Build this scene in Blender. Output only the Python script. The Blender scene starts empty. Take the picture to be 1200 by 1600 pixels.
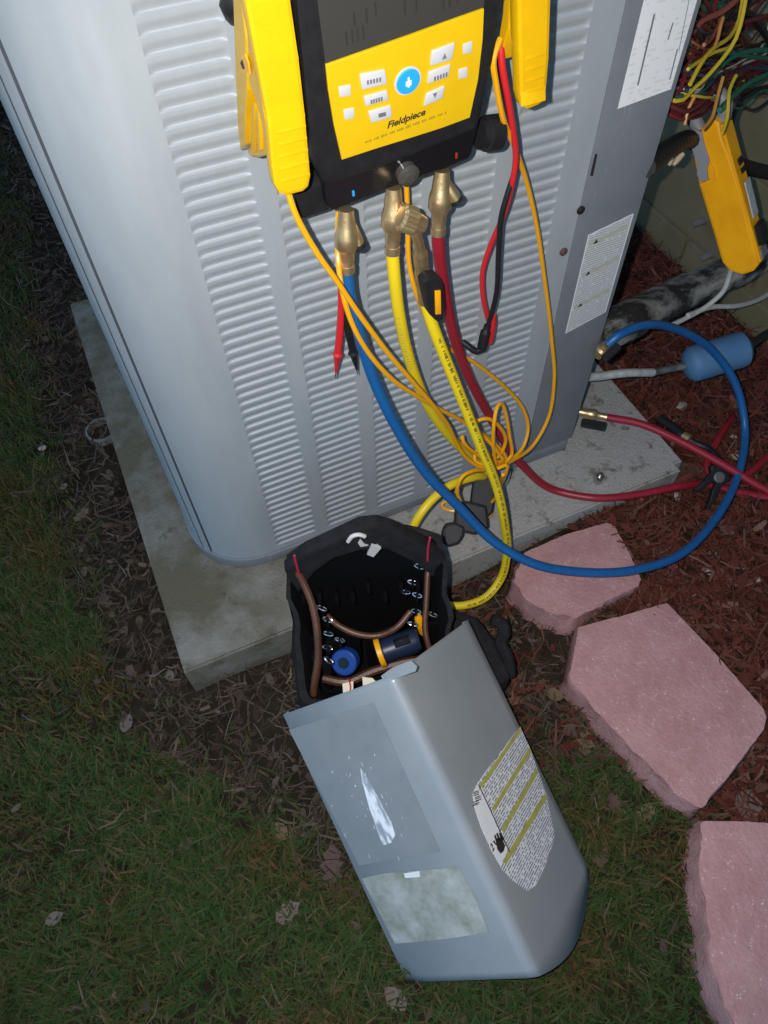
import bpy, bmesh, math, random
import numpy as np
from mathutils import Vector, Matrix, noise

random.seed(11)
rng = np.random.default_rng(11)
SC = bpy.context.scene
COL = SC.collection
PI = math.pi

# ------------------------------------------------------------------ camera
YAW, PITCH, ROLL = 0.39256, 0.97528, -0.03566
CAM = Vector((0.12156, -0.50796, 1.10721))
FPX = 1143.92                                   # focal length for a picture 1200 wide
fwd = Vector((math.sin(YAW) * math.cos(PITCH), math.cos(YAW) * math.cos(PITCH), -math.sin(PITCH)))
r0 = Vector((math.cos(YAW), -math.sin(YAW), 0))
u0 = r0.cross(fwd)
rgt = r0 * math.cos(ROLL) + u0 * math.sin(ROLL)
up = -r0 * math.sin(ROLL) + u0 * math.cos(ROLL)
cd = bpy.data.cameras.new('camera')
cam = bpy.data.objects.new('camera', cd)
COL.objects.link(cam)
cd.sensor_fit = 'HORIZONTAL'
cd.sensor_width = 36
cd.lens = 36 * FPX / 1200
cd.clip_start = 0.02
cd.clip_end = 200
cam.matrix_world = Matrix(((rgt.x, up.x, -fwd.x, CAM.x), (rgt.y, up.y, -fwd.y, CAM.y), (rgt.z, up.z, -fwd.z, CAM.z), (0, 0, 0, 1)))
SC.camera = cam

# ------------------------------------------------------------------ dusk sky, last daylight, the phone's flash
SUN_EL, SUN_AZ = math.radians(2.0), math.radians(100)          # nearly set, behind the house
w = bpy.data.worlds.new('World')
SC.world = w
w.use_nodes = True
nt = w.node_tree
sky = nt.nodes.new('ShaderNodeTexSky')
sky.sky_type = 'NISHITA'
sky.sun_disc = False
sky.sun_elevation = SUN_EL
sky.sun_rotation = SUN_AZ
sky.dust_density = 0.6
sky.ozone_density = 3.0
bg = nt.nodes['Background']
bg.inputs[1].default_value = 0.15
nt.links.new(sky.outputs[0], bg.inputs[0])

sl = bpy.data.lights.new('dusk_sun', 'SUN')
sl.energy = 0.06
sl.angle = math.radians(25)
sl.color = (1, 0.86, 0.74)
so = bpy.data.objects.new('dusk_sun', sl)
COL.objects.link(so)
sdir = Vector((math.sin(SUN_AZ) * math.cos(math.radians(20)), math.cos(SUN_AZ) * math.cos(math.radians(20)), math.sin(math.radians(20))))
so.rotation_euler = sdir.to_track_quat('Z', 'Y').to_euler()

fl = bpy.data.lights.new('phone_flash', 'SPOT')                # the lit flash beside the phone's lens
fl.energy = 5.6
fl.color = (1.0, 0.965, 0.915)
fl.spot_size = math.radians(125)
fl.spot_blend = 0.75
fl.shadow_soft_size = 0.004
fo = bpy.data.objects.new('phone_flash', fl)
COL.objects.link(fo)
fo.location = CAM - rgt * 0.032 + up * 0.012
fo.rotation_euler = cam.matrix_world.to_euler()

SC.view_settings.view_transform = 'Standard'
SC.view_settings.look = 'None'
SC.view_settings.gamma = 1
SC.view_settings.exposure = 2.62
SC.view_settings.use_curve_mapping = False
SC.cycles.max_bounces = 6


# ------------------------------------------------------------------ measuring: a sight line met with a real plane
def ray(u, v):
    return fwd + rgt * ((u - 600) / FPX) - up * ((v - 800) / FPX)


def at(u, v, ax, c):
    i = 'xyz'.index(ax)
    d = ray(u, v)
    return CAM + d * ((c - CAM[i]) / d[i])


class Frame:
    """A local plane: X along, Y up the plane, Z out of it."""
    def __init__(s, o, x, y):
        s.o = Vector(o)
        s.x = Vector(x).normalized()
        z = s.x.cross(Vector(y)).normalized()
        s.y = z.cross(s.x).normalized()
        s.z = z
        s.M = Matrix(((s.x.x, s.y.x, z.x, s.o.x), (s.x.y, s.y.y, z.y, s.o.y), (s.x.z, s.y.z, z.z, s.o.z), (0, 0, 0, 1)))

    def uv(s, u, v, off=0.0):
        d = ray(u, v)
        o = s.o + s.z * off
        p = CAM + d * ((o - CAM).dot(s.z) / d.dot(s.z)) - s.o
        return (p.dot(s.x), p.dot(s.y))

    def pts(s, pl, off=0.0):
        return [s.uv(u, v, off) for u, v in pl]

    def w(s, a, b, c=0.0):
        return s.o + s.x * a + s.y * b + s.z * c


# ------------------------------------------------------------------ materials
def L(c):
    return tuple(c) + (1,) if len(c) == 3 else c


def mat(name, col, rough=0.5, metal=0.0, col2=None, scale=20, detail=6, lo=0.35, hi=0.7, bump=0.0, bscale=200, spec=0.5,
        island=0.0, rough2=None, stretch=None, coat=0.0):
    m = bpy.data.materials.new(name)
    m.use_nodes = True
    n = m.node_tree.nodes
    k = m.node_tree.links
    b = n['Principled BSDF']
    b.inputs['Roughness'].default_value = rough
    b.inputs['Metallic'].default_value = metal
    b.inputs['Specular IOR Level'].default_value = spec
    b.inputs['Coat Weight'].default_value = coat
    b.inputs['Base Color'].default_value = L(col)
    tc = n.new('ShaderNodeTexCoord')
    src = tc.outputs['Object']
    if stretch:
        mp = n.new('ShaderNodeMapping')
        mp.inputs['Scale'].default_value = stretch
        k.new(src, mp.inputs[0])
        src = mp.outputs[0]
    out = None
    if col2 is not None or rough2 is not None:
        t = n.new('ShaderNodeTexNoise')
        t.inputs['Scale'].default_value = scale
        t.inputs['Detail'].default_value = detail
        t.inputs['Roughness'].default_value = 0.6
        k.new(src, t.inputs['Vector'])
        mr = n.new('ShaderNodeMapRange')
        mr.inputs[1].default_value = lo
        mr.inputs[2].default_value = hi
        k.new(t.outputs['Fac'], mr.inputs[0])
        if col2 is not None:
            mx = n.new('ShaderNodeMix')
            mx.data_type = 'RGBA'
            mx.inputs[6].default_value = L(col)
            mx.inputs[7].default_value = L(col2)
            k.new(mr.outputs[0], mx.inputs[0])
            out = mx.outputs[2]
        if rough2 is not None:
            m2 = n.new('ShaderNodeMapRange')
            m2.inputs[3].default_value = rough
            m2.inputs[4].default_value = rough2
            k.new(mr.outputs[0], m2.inputs[0])
            k.new(m2.outputs[0], b.inputs['Roughness'])
    if island:
        g = n.new('ShaderNodeNewGeometry')
        hv = n.new('ShaderNodeHueSaturation')
        m3 = n.new('ShaderNodeMapRange')
        m3.inputs[3].default_value = 1 - island
        m3.inputs[4].default_value = 1 + island
        k.new(g.outputs['Random Per Island'], m3.inputs[0])
        k.new(m3.outputs[0], hv.inputs['Value'])
        if out:
            k.new(out, hv.inputs['Color'])
        else:
            hv.inputs['Color'].default_value = L(col)
        out = hv.outputs[0]
    if out:
        k.new(out, b.inputs['Base Color'])
    if bump:
        t = n.new('ShaderNodeTexNoise')
        t.inputs['Scale'].default_value = bscale
        t.inputs['Detail'].default_value = 5
        k.new(src, t.inputs['Vector'])
        bp = n.new('ShaderNodeBump')
        bp.inputs['Strength'].default_value = bump
        bp.inputs['Distance'].default_value = 0.002
        k.new(t.outputs['Fac'], bp.inputs['Height'])
        k.new(bp.outputs[0], b.inputs['Normal'])
    return m


def ramp_island(name, cols, patch=None):
    """Colour picked at random for each separate blade or flake."""
    m = bpy.data.materials.new(name)
    m.use_nodes = True
    n = m.node_tree.nodes
    k = m.node_tree.links
    b = n['Principled BSDF']
    b.inputs['Roughness'].default_value = 0.9
    b.inputs['Specular IOR Level'].default_value = 0.15
    g = n.new('ShaderNodeNewGeometry')
    r = n.new('ShaderNodeValToRGB')
    r.color_ramp.interpolation = 'LINEAR'
    e = r.color_ramp.elements
    while len(e) < len(cols):
        e.new(0.5)
    for i, c in enumerate(cols):
        e[i].position = i / (len(cols) - 1)
        e[i].color = L(c)
    k.new(g.outputs['Random Per Island'], r.inputs[0])
    out = r.outputs[0]
    if patch:                                        # worn, dead patches in the sward
        tc = n.new('ShaderNodeTexCoord')
        t = n.new('ShaderNodeTexNoise')
        t.inputs['Scale'].default_value = 7
        t.inputs['Detail'].default_value = 5
        k.new(tc.outputs['Object'], t.inputs['Vector'])
        mr = n.new('ShaderNodeMapRange')
        mr.inputs[1].default_value = .46
        mr.inputs[2].default_value = .66
        mr.inputs[4].default_value = .85
        k.new(t.outputs['Fac'], mr.inputs[0])
        mx = n.new('ShaderNodeMix')
        mx.data_type = 'RGBA'
        k.new(out, mx.inputs[6])
        hv = n.new('ShaderNodeMix')
        hv.data_type = 'RGBA'
        hv.blend_type = 'MULTIPLY'
        hv.inputs[0].default_value = 1
        k.new(out, hv.inputs[6])
        hv.inputs[7].default_value = L(patch)
        k.new(hv.outputs[2], mx.inputs[7])
        k.new(mr.outputs[0], mx.inputs[0])
        out = mx.outputs[2]
    k.new(out, b.inputs['Base Color'])
    return m


def print_mat(name, paper, ink, row, gap=0.5, word=0.006, rough=0.4, amount=0.55):
    """Flat print too small to read: rows of broken strokes on paper (object X along the row, Y up)."""
    m = bpy.data.materials.new(name)
    m.use_nodes = True
    n = m.node_tree.nodes
    k = m.node_tree.links
    b = n['Principled BSDF']
    b.inputs['Roughness'].default_value = rough
    tc = n.new('ShaderNodeTexCoord')
    sp = n.new('ShaderNodeSeparateXYZ')
    k.new(tc.outputs['Object'], sp.inputs[0])

    def mth(op, a, bb=None):
        q = n.new('ShaderNodeMath')
        q.operation = op
        for i, x in enumerate((a, bb)):
            if x is None:
                continue
            if isinstance(x, (int, float)):
                q.inputs[i].default_value = x
            else:
                k.new(x, q.inputs[i])
        return q.outputs[0]
    ry = mth('DIVIDE', sp.outputs[1], row)
    fr = mth('FRACT', ry)
    inrow = mth('GREATER_THAN', fr, gap)
    cb = n.new('ShaderNodeCombineXYZ')
    k.new(mth('DIVIDE', sp.outputs[0], word), cb.inputs[0])
    k.new(mth('MULTIPLY', mth('FLOOR', ry), 7.31), cb.inputs[1])
    t = n.new('ShaderNodeTexNoise')
    t.inputs['Scale'].default_value = 1.0
    t.inputs['Detail'].default_value = 4
    k.new(cb.outputs[0], t.inputs['Vector'])
    on = mth('GREATER_THAN', t.outputs['Fac'], 1 - amount)
    f = mth('MULTIPLY', inrow, on)
    mx = n.new('ShaderNodeMix')
    mx.data_type = 'RGBA'
    mx.inputs[6].default_value = L(paper)
    mx.inputs[7].default_value = L(ink)
    k.new(f, mx.inputs[0])
    k.new(mx.outputs[2], b.inputs['Base Color'])
    return m


M = {}
M['paint'] = mat('grey_enamel', (0.30, 0.33, 0.36), 0.43, 0.0, col2=(0.34, 0.37, 0.395), scale=9, stretch=(3, 3, .7), bump=0.06, bscale=500, rough2=0.54, spec=0.5)
M['paint_dark'] = mat('darker_grey_enamel', (0.165, 0.18, 0.20), 0.42, 0.0, col2=(0.195, 0.21, 0.23), scale=14, bump=0.06, bscale=420, rough2=0.5)
M['cover'] = mat('cover_enamel', (0.245, 0.27, 0.29), 0.32, 0.0, col2=(0.285, 0.305, 0.32), scale=11, bump=0.06, bscale=380, rough2=0.42, spec=0.6)
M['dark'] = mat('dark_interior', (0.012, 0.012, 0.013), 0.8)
M['seam'] = mat('seam_shadow_gap', (0.07, 0.08, 0.10), 0.6)
M['fadedbar'] = mat('faded_yellow_print', (0.44, 0.44, 0.36), .5)
M['sticker'] = mat('white_sticker', (0.8, 0.8, 0.82), 0.35, col2=(0.72, 0.73, 0.76), scale=30)
M['rust'] = mat('rusty_screw', (0.12, 0.06, 0.045), 0.7, 0.3)
M['steel'] = mat('bright_steel', (0.55, 0.55, 0.54), 0.25, 1.0)
M['chrome'] = mat('chrome', (0.62, 0.61, 0.59), 0.3, 1.0)
M['brass'] = mat('worn_brass', (0.80, 0.60, 0.34), 0.34, 0.9, col2=(0.56, 0.40, 0.21), scale=90, rough2=0.46, bump=0.1, bscale=300)
M['copper'] = mat('dull_pipe', (0.42, 0.42, 0.41), 0.42, 0.7, col2=(0.2, 0.19, 0.18), scale=40)
M['black'] = mat('black_plastic', (0.010, 0.010, 0.012), 0.5, col2=(0.016, 0.016, 0.018), scale=60, bump=0.12, bscale=600, spec=0.3)
M['black_gloss'] = mat('glossy_black', (0.008, 0.008, 0.01), 0.2)
M['rubber'] = mat('black_rubber', (0.011, 0.011, 0.013), 0.5)
M['yellow'] = mat('yellow_plastic', (0.72, 0.41, 0.003), 0.34, col2=(0.66, 0.36, 0.003), scale=25, bump=0.1, bscale=450)
M['keypad'] = mat('yellow_keypad', (0.70, 0.44, 0.004), 0.45, col2=(0.66, 0.40, 0.004), scale=30)
M['amber'] = mat('amber_plastic', (0.90, 0.41, 0.004), 0.38, col2=(0.78, 0.32, 0.004), scale=20, bump=0.1, bscale=300)
M['screen'] = mat('dark_display', (0.044, 0.042, 0.039), 0.16)
M['segment'] = mat('display_segment', (0.032, 0.031, 0.029), 0.2)
M['button'] = mat('grey_button', (0.52, 0.52, 0.55), 0.5)
M['ink'] = mat('dark_print', (0.025, 0.022, 0.018), 0.5)
M['greyink'] = mat('grey_print', (0.16, 0.16, 0.18), 0.5)
M['bluebtn'] = mat('blue_button', (0.02, 0.34, 0.80), 0.4)
M['white'] = mat('white_plastic', (0.8, 0.8, 0.8), 0.4)
M['hose_blue'] = mat('blue_rubber', (0.006, 0.085, 0.26), 0.42, col2=(0.008, 0.10, 0.29), scale=40, bump=0.05, bscale=300)
M['hose_red'] = mat('red_rubber', (0.30, 0.012, 0.028), 0.42, col2=(0.26, 0.011, 0.024), scale=40, bump=0.05, bscale=300)
M['hose_yellow'] = mat('yellow_rubber', (0.76, 0.56, 0.012), 0.42, col2=(0.74, 0.54, 0.014), scale=40, bump=0.05, bscale=300)
M['cable'] = mat('orange_cable', (0.80, 0.36, 0.006), 0.33)
M['lead_red'] = mat('red_lead', (0.58, 0.02, 0.025), 0.35)
M['wire_red'] = mat('maroon_wire', (0.14, 0.018, 0.022), 0.5)
M['wire_pink'] = mat('faded_red_wire', (0.34, 0.08, 0.06), 0.5)
M['wire_yellow'] = mat('yellow_wire', (0.62, 0.45, 0.03), 0.4)
M['wire_green'] = mat('green_wire', (0.012, 0.14, 0.09), 0.4)
M['wire_orange'] = mat('orange_wire', (0.50, 0.22, 0.05), 0.4)
M['wire_black'] = mat('black_wire', (0.012, 0.012, 0.015), 0.45)
M['wire_white'] = mat('white_wire', (0.55, 0.54, 0.50), 0.5, col2=(0.40, 0.39, 0.36), scale=60)
M['wire_blue'] = mat('navy_wire', (0.03, 0.04, 0.10), 0.45)
M['tan'] = mat('tan_wire_nut', (0.50, 0.38, 0.27), 0.5)
M['drier'] = mat('blue_drier_paint', (0.06, 0.155, 0.30), 0.65, col2=(0.085, 0.185, 0.33), scale=25, bump=0.15, bscale=200)
M['foam'] = mat('weathered_black_foam', (0.012, 0.012, 0.012), 0.85, col2=(0.36, 0.35, 0.32), scale=30, detail=12, lo=0.44, hi=0.66, stretch=(.4, 1, 1), bump=0.9, bscale=110)
M['canvas'] = mat('black_canvas', (0.012, 0.0115, 0.013), 0.9, col2=(0.022, 0.021, 0.023), scale=80, bump=0.4, bscale=900, spec=0.2)
M['lining'] = mat('black_lining', (0.0035, 0.0035, 0.0045), 0.95, spec=0.1, bump=0.3, bscale=700)
M['piping'] = mat('red_piping', (0.45, 0.02, 0.06), 0.6)
M['leather'] = mat('brown_handle', (0.105, 0.040, 0.019), 0.42, col2=(0.055, 0.02, 0.011), scale=40, bump=0.15, bscale=250)
M['logo'] = mat('silver_thread', (0.58, 0.57, 0.56), 0.5, bump=0.3, bscale=700)
M['navy'] = mat('navy_plastic', (0.012, 0.02, 0.05), 0.4)
M['bluecap'] = mat('blue_tape', (0.010, 0.055, 0.27), 0.4)
M['card'] = mat('cream_card', (0.72, 0.66, 0.52), 0.6)
M['concrete'] = None
M['grime'] = mat('yellowed_worn_label', (0.24, 0.255, 0.21), 0.55, col2=(0.42, 0.43, 0.41), scale=30, detail=9, lo=0.38, hi=0.66, stretch=(1, 1.0, 1), bump=0.3, bscale=120)
M['glare'] = mat('white_painted_glare', (0.80, 0.83, 0.86), 0.5, col2=(0.30, 0.34, 0.38), scale=110, lo=0.46, hi=0.60, stretch=(1, .3, 1))  # flash glare on the cover, put into the colour
M['haz'] = mat('olive_yellow_print', (0.46, 0.43, 0.10), 0.4, col2=(0.34, 0.32, 0.09), scale=80)


def concrete():
    m = bpy.data.materials.new('stained_concrete')
    m.use_nodes = True
    n = m.node_tree.nodes
    k = m.node_tree.links
    b = n['Principled BSDF']
    b.inputs['Roughness'].default_value = 0.85
    tc = n.new('ShaderNodeTexCoord')

    def nz(scale, detail, lo, hi, off=0):
        mp = n.new('ShaderNodeMapping')
        mp.inputs['Location'].default_value = (off, off * 1.7, off * .3)
        k.new(tc.outputs['Object'], mp.inputs[0])
        t = n.new('ShaderNodeTexNoise')
        t.inputs['Scale'].default_value = scale
        t.inputs['Detail'].default_value = detail
        t.inputs['Roughness'].default_value = 0.65
        k.new(mp.outputs[0], t.inputs['Vector'])
        r = n.new('ShaderNodeMapRange')
        r.inputs[1].default_value = lo
        r.inputs[2].default_value = hi
        k.new(t.outputs['Fac'], r.inputs[0])
        return r.outputs[0]

    def mix(a, c, f):
        x = n.new('ShaderNodeMix')
        x.data_type = 'RGBA'
        if isinstance(a, tuple):
            x.inputs[6].default_value = L(a)
        else:
            k.new(a, x.inputs[6])
        x.inputs[7].default_value = L(c)
        k.new(f, x.inputs[0])
        return x.outputs[2]
    c = mix((0.36, 0.345, 0.325), (0.29, 0.28, 0.26), nz(4, 8, .35, .7))
    c = mix(c, (0.40, 0.39, 0.375), nz(160, 3, .45, .8, 3))
    c = mix(c, (0.13, 0.125, 0.10), nz(13, 9, .585, .68, 1.3))       # mildew blotches
    # green-brown algae film that has settled on the lawn side of the slab
    sp = n.new('ShaderNodeSeparateXYZ')
    k.new(tc.outputs['Object'], sp.inputs[0])
    r = n.new('ShaderNodeMapRange')
    r.inputs[1].default_value = 0.50
    r.inputs[2].default_value = 0.10
    k.new(sp.outputs[0], r.inputs[0])
    mm = n.new('ShaderNodeMath')
    mm.operation = 'MULTIPLY'
    k.new(r.outputs[0], mm.inputs[0])
    k.new(nz(7, 10, .12, .55, 5), mm.inputs[1])
    c = mix(c, (0.105, 0.090, 0.052), mm.outputs[0])
    c = mix(c, (0.075, 0.065, 0.042), nz(45, 8, .57, .72, 8))
    c = mix(c, (0.05, 0.045, 0.035), nz(260, 3, .66, .74, 4))
    k.new(c, b.inputs['Base Color'])
    t = n.new('ShaderNodeTexNoise')
    t.inputs['Scale'].default_value = 220
    t.inputs['Detail'].default_value = 6
    k.new(tc.outputs['Object'], t.inputs['Vector'])
    bp = n.new('ShaderNodeBump')
    bp.inputs['Strength'].default_value = 0.7
    bp.inputs['Distance'].default_value = 0.003
    k.new(t.outputs['Fac'], bp.inputs['Height'])
    k.new(bp.outputs[0], b.inputs['Normal'])
    return m


def paver_mat():
    m = bpy.data.materials.new('pink_split_concrete')
    m.use_nodes = True
    n = m.node_tree.nodes
    k = m.node_tree.links
    b = n['Principled BSDF']
    b.inputs['Roughness'].default_value = 0.7
    tc = n.new('ShaderNodeTexCoord')
    t = n.new('ShaderNodeTexNoise')
    t.inputs['Scale'].default_value = 15
    t.inputs['Detail'].default_value = 12
    t.inputs['Roughness'].default_value = 0.78
    k.new(tc.outputs['Object'], t.inputs['Vector'])
    r = n.new('ShaderNodeMapRange')
    r.inputs[1].default_value = .3
    r.inputs[2].default_value = .7
    k.new(t.outputs['Fac'], r.inputs[0])
    x = n.new('ShaderNodeMix')
    x.data_type = 'RGBA'
    x.inputs[6].default_value = (0.36, 0.175, 0.168, 1)
    x.inputs[7].default_value = (0.52, 0.295, 0.285, 1)
    k.new(r.outputs[0], x.inputs[0])
    # quartz grains in the face
    v = n.new('ShaderNodeTexVoronoi')
    v.inputs['Scale'].default_value = 230
    k.new(tc.outputs['Object'], v.inputs['Vector'])
    t2 = n.new('ShaderNodeTexNoise')
    t2.inputs['Scale'].default_value = 60
    k.new(tc.outputs['Object'], t2.inputs['Vector'])
    a = n.new('ShaderNodeMath')
    a.operation = 'LESS_THAN'
    k.new(v.outputs['Distance'], a.inputs[0])
    ms = n.new('ShaderNodeMapRange')
    ms.inputs[1].default_value = .45
    ms.inputs[2].default_value = .75
    ms.inputs[3].default_value = 0.05
    ms.inputs[4].default_value = 0.30
    k.new(t2.outputs['Fac'], ms.inputs[0])
    k.new(ms.outputs[0], a.inputs[1])
    x2 = n.new('ShaderNodeMix')
    x2.data_type = 'RGBA'
    k.new(x.outputs[2], x2.inputs[6])
    x2.inputs[7].default_value = (0.66, 0.54, 0.53, 1)
    k.new(a.outputs[0], x2.inputs[0])
    k.new(x2.outputs[2], b.inputs['Base Color'])
    rr = n.new('ShaderNodeMapRange')
    rr.inputs[3].default_value = .75
    rr.inputs[4].default_value = .25
    k.new(a.outputs[0], rr.inputs[0])
    k.new(rr.outputs[0], b.inputs['Roughness'])
    t3 = n.new('ShaderNodeTexNoise')
    t3.inputs['Scale'].default_value = 170
    t3.inputs['Detail'].default_value = 6
    k.new(tc.outputs['Object'], t3.inputs['Vector'])
    bp = n.new('ShaderNodeBump')
    bp.inputs['Strength'].default_value = 0.6
    bp.inputs['Distance'].default_value = 0.003
    k.new(t3.outputs['Fac'], bp.inputs['Height'])
    k.new(bp.outputs[0], b.inputs['Normal'])
    return m


M['concrete'] = concrete()
M['paver'] = paver_mat()
M['soil'] = mat('damp_soil', (0.016, 0.012, 0.008), 1.0, spec=0.1, col2=(0.036, 0.027, 0.018), scale=26, detail=10, bump=1.0, bscale=70)
M['wall'] = mat('dingy_olive_block', (0.165, 0.135, 0.070), 0.8, col2=(0.22, 0.19, 0.12), scale=5, detail=9, bump=0.4, bscale=70)
M['eave'] = mat('eave_paint', (0.25, 0.24, 0.22), 0.7)
M['grass'] = ramp_island('lawn_blades', [(0.016, 0.040, 0.010), (0.028, 0.060, 0.014), (0.042, 0.074, 0.020), (0.036, 0.054, 0.018), (0.062, 0.066, 0.024), (0.105, 0.080, 0.042)], patch=(1.55, .80, .85))
M['straw'] = ramp_island('leaf_litter', [(0.026, 0.017, 0.012), (0.054, 0.037, 0.026), (0.090, 0.066, 0.048), (0.042, 0.025, 0.018), (0.14, 0.105, 0.078)])
M['mulch'] = ramp_island('red_mulch', [(0.055, 0.015, 0.010), (0.100, 0.026, 0.018), (0.140, 0.040, 0.029), (0.072, 0.021, 0.015), (0.185, 0.092, 0.068)])
M['leaf_tan'] = mat('dry_tan_leaf', (0.17, 0.105, 0.058), 0.7, col2=(0.095, 0.055, 0.032), scale=60, bump=0.3, bscale=120)
M['leaf_brown'] = mat('dry_brown_leaf', (0.10, 0.055, 0.038), 0.7, col2=(0.055, 0.03, 0.022), scale=60, bump=0.3, bscale=120)
M['leaf_grey'] = mat('weathered_grey_leaf', (0.16, 0.12, 0.10), 0.7, col2=(0.10, 0.075, 0.062), scale=60, bump=0.3, bscale=120)
M['stone'] = mat('pale_pebble', (0.36, 0.32, 0.27), 0.8, col2=(0.24, 0.2, 0.16), scale=50, bump=0.3, bscale=150)
M['pvc'] = mat('pale_pipe_stub', (0.20, 0.20, 0.19), 0.6, col2=(0.10, 0.10, 0.09), scale=50)

# ------------------------------------------------------------------ objects and trees of objects
WM = {}                                           # world matrix of every thing and part built so far


def thing(name, label, cat, loc=(0, 0, 0), group=None, kind=None):
    o = bpy.data.objects.new(name, None)
    COL.objects.link(o)
    o.empty_display_size = 0.03
    o.location = loc
    o['label'] = label
    o['category'] = cat
    if group:
        o['group'] = group
    if kind:
        o['kind'] = kind
    WM[o.name] = Matrix.Translation(loc)
    return o


def tag(o, label, cat, group=None, kind=None):
    o['label'] = label
    o['category'] = cat
    if group:
        o['group'] = group
    if kind:
        o['kind'] = kind
    return o


def link(name, me, m, parent=None, W=None, smooth=None):
    o = bpy.data.objects.new(name, me)
    COL.objects.link(o)
    W = W or Matrix.Identity(4)
    if m and not me.materials:
        me.materials.append(m)
    if parent:
        o.parent = parent
        o.matrix_local = WM[parent.name].inverted() @ W
    else:
        o.matrix_local = W
    WM[o.name] = W
    return o


def shade(me, ang=40):
    me.shade_smooth()
    try:
        me.set_sharp_from_angle(angle=math.radians(ang))
    except Exception:
        pass
    # flat caps keep a hard edge, so that a bevel does not smear its shading across them
    sh = me.attributes.get('sharp_edge') or me.attributes.new('sharp_edge', 'BOOLEAN', 'EDGE')
    lp = me.loops
    for p in me.polygons:
        if len(p.vertices) > 4:
            for li in p.loop_indices:
                sh.data[lp[li].edge_index].value = True


class MB:
    """Collects shapes, then links them as one mesh object."""
    def __init__(s):
        s.v = []
        s.f = []

    def add(s, vs, fs):
        b = len(s.v)
        s.v += [tuple(x) for x in vs]
        s.f += [tuple(i + b for i in f) for f in fs]
        return s

    def bm(s, b):
        b.verts.index_update()
        s.add([v.co.copy() for v in b.verts], [[v.index for v in f.verts] for f in b.faces])
        b.free()
        return s

    def box(s, c, d, Mx=None, bev=0.0, seg=2):
        b = bmesh.new()
        bmesh.ops.create_cube(b, size=1)
        bmesh.ops.scale(b, vec=d, verts=b.verts)
        if bev:
            bmesh.ops.bevel(b, geom=b.edges[:], offset=bev, segments=seg, affect='EDGES', profile=0.6)
        bmesh.ops.translate(b, vec=c, verts=b.verts)
        if Mx:
            bmesh.ops.transform(b, matrix=Mx, verts=b.verts)
        return s.bm(b)

    def prism(s, pl, z0, z1, bev=0.0, seg=2, Mx=None):
        b = bmesh.new()
        vs = [b.verts.new((x, y, z1)) for x, y in pl]
        top = b.faces.new(vs)
        top.normal_update()
        if top.normal.z < 0:
            top.normal_flip()
        r = bmesh.ops.extrude_face_region(b, geom=[top])
        # the extruded copy becomes the far face
        ex = [x for x in r['geom'] if isinstance(x, bmesh.types.BMVert)]
        for x in ex:
            x.co.z = z0
        bmesh.ops.recalc_face_normals(b, faces=b.faces[:])
        if bev:
            bmesh.ops.bevel(b, geom=[e for e in b.edges], offset=bev, segments=seg, affect='EDGES', profile=0.6, clamp_overlap=True)
        if Mx:
            bmesh.ops.transform(b, matrix=Mx, verts=b.verts)
        return s.bm(b)

    def lathe(s, p0, p1, prof, n=16):
        p0, p1 = Vector(p0), Vector(p1)
        a = (p1 - p0)
        q = a.to_track_quat('Z', 'Y').to_matrix()
        X, Y = q @ Vector((1, 0, 0)), q @ Vector((0, 1, 0))
        vs, fs = [], []
        for t, r in prof:
            for i in range(n):
                th = 2 * PI * i / n
                vs.append(p0 + a * t + (X * math.cos(th) + Y * math.sin(th)) * r)
        for j in range(len(prof) - 1):
            for i in range(n):
                k = (i + 1) % n
                fs.append((j * n + i, j * n + k, (j + 1) * n + k, (j + 1) * n + i))
        fs.append(tuple(range(n))[::-1])
        fs.append(tuple((len(prof) - 1) * n + i for i in range(n)))
        return s.add(vs, fs)

    def cyl(s, p0, p1, r, r1=None, n=14):
        return s.lathe(p0, p1, [(0, r), (1, r if r1 is None else r1)], n)

    def tube(s, pts, r, n=10, step=0.008, raw=False, cap=True):
        P = [Vector(p) for p in pts] if raw else spline(pts, step)
        vs, fs = [], []
        t0 = (P[1] - P[0]).normalized()
        nrm = t0.orthogonal().normalized()
        m = len(P)
        for i, p in enumerate(P):
            t = (P[min(i + 1, m - 1)] - P[max(i - 1, 0)]).normalized()
            nrm = (nrm - t * nrm.dot(t)).normalized()
            bn = t.cross(nrm)
            rr = r(i / (m - 1)) if callable(r) else r
            for j in range(n):
                th = 2 * PI * j / n
                vs.append(p + (nrm * math.cos(th) + bn * math.sin(th)) * rr)
        for i in range(m - 1):
            for j in range(n):
                k = (j + 1) % n
                fs.append((i * n + j, i * n + k, (i + 1) * n + k, (i + 1) * n + j))
        if cap:
            fs.append(tuple(range(n))[::-1])
            fs.append(tuple((m - 1) * n + j for j in range(n)))
        return s.add(vs, fs)

    def sphere(s, c, r, sc=(1, 1, 1), n=12):
        b = bmesh.new()
        bmesh.ops.create_uvsphere(b, u_segments=n, v_segments=n // 2 + 2, radius=r)
        bmesh.ops.scale(b, vec=sc, verts=b.verts)
        bmesh.ops.translate(b, vec=c, verts=b.verts)
        return s.bm(b)

    def build(s, name, m, parent=None, W=None, ang=40, local=False):
        """vertices are in world space (or, with W and local=True, in the frame W)"""
        W = W or (WM[parent.name] if parent else Matrix.Identity(4))
        me = bpy.data.meshes.new(name)
        if local:
            me.from_pydata(s.v, [], s.f)
        else:
            Wi = W.inverted()
            me.from_pydata([Wi @ Vector(v) for v in s.v], [], s.f)
        me.validate()
        shade(me, ang)
        return link(name, me, m, parent, W)


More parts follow.
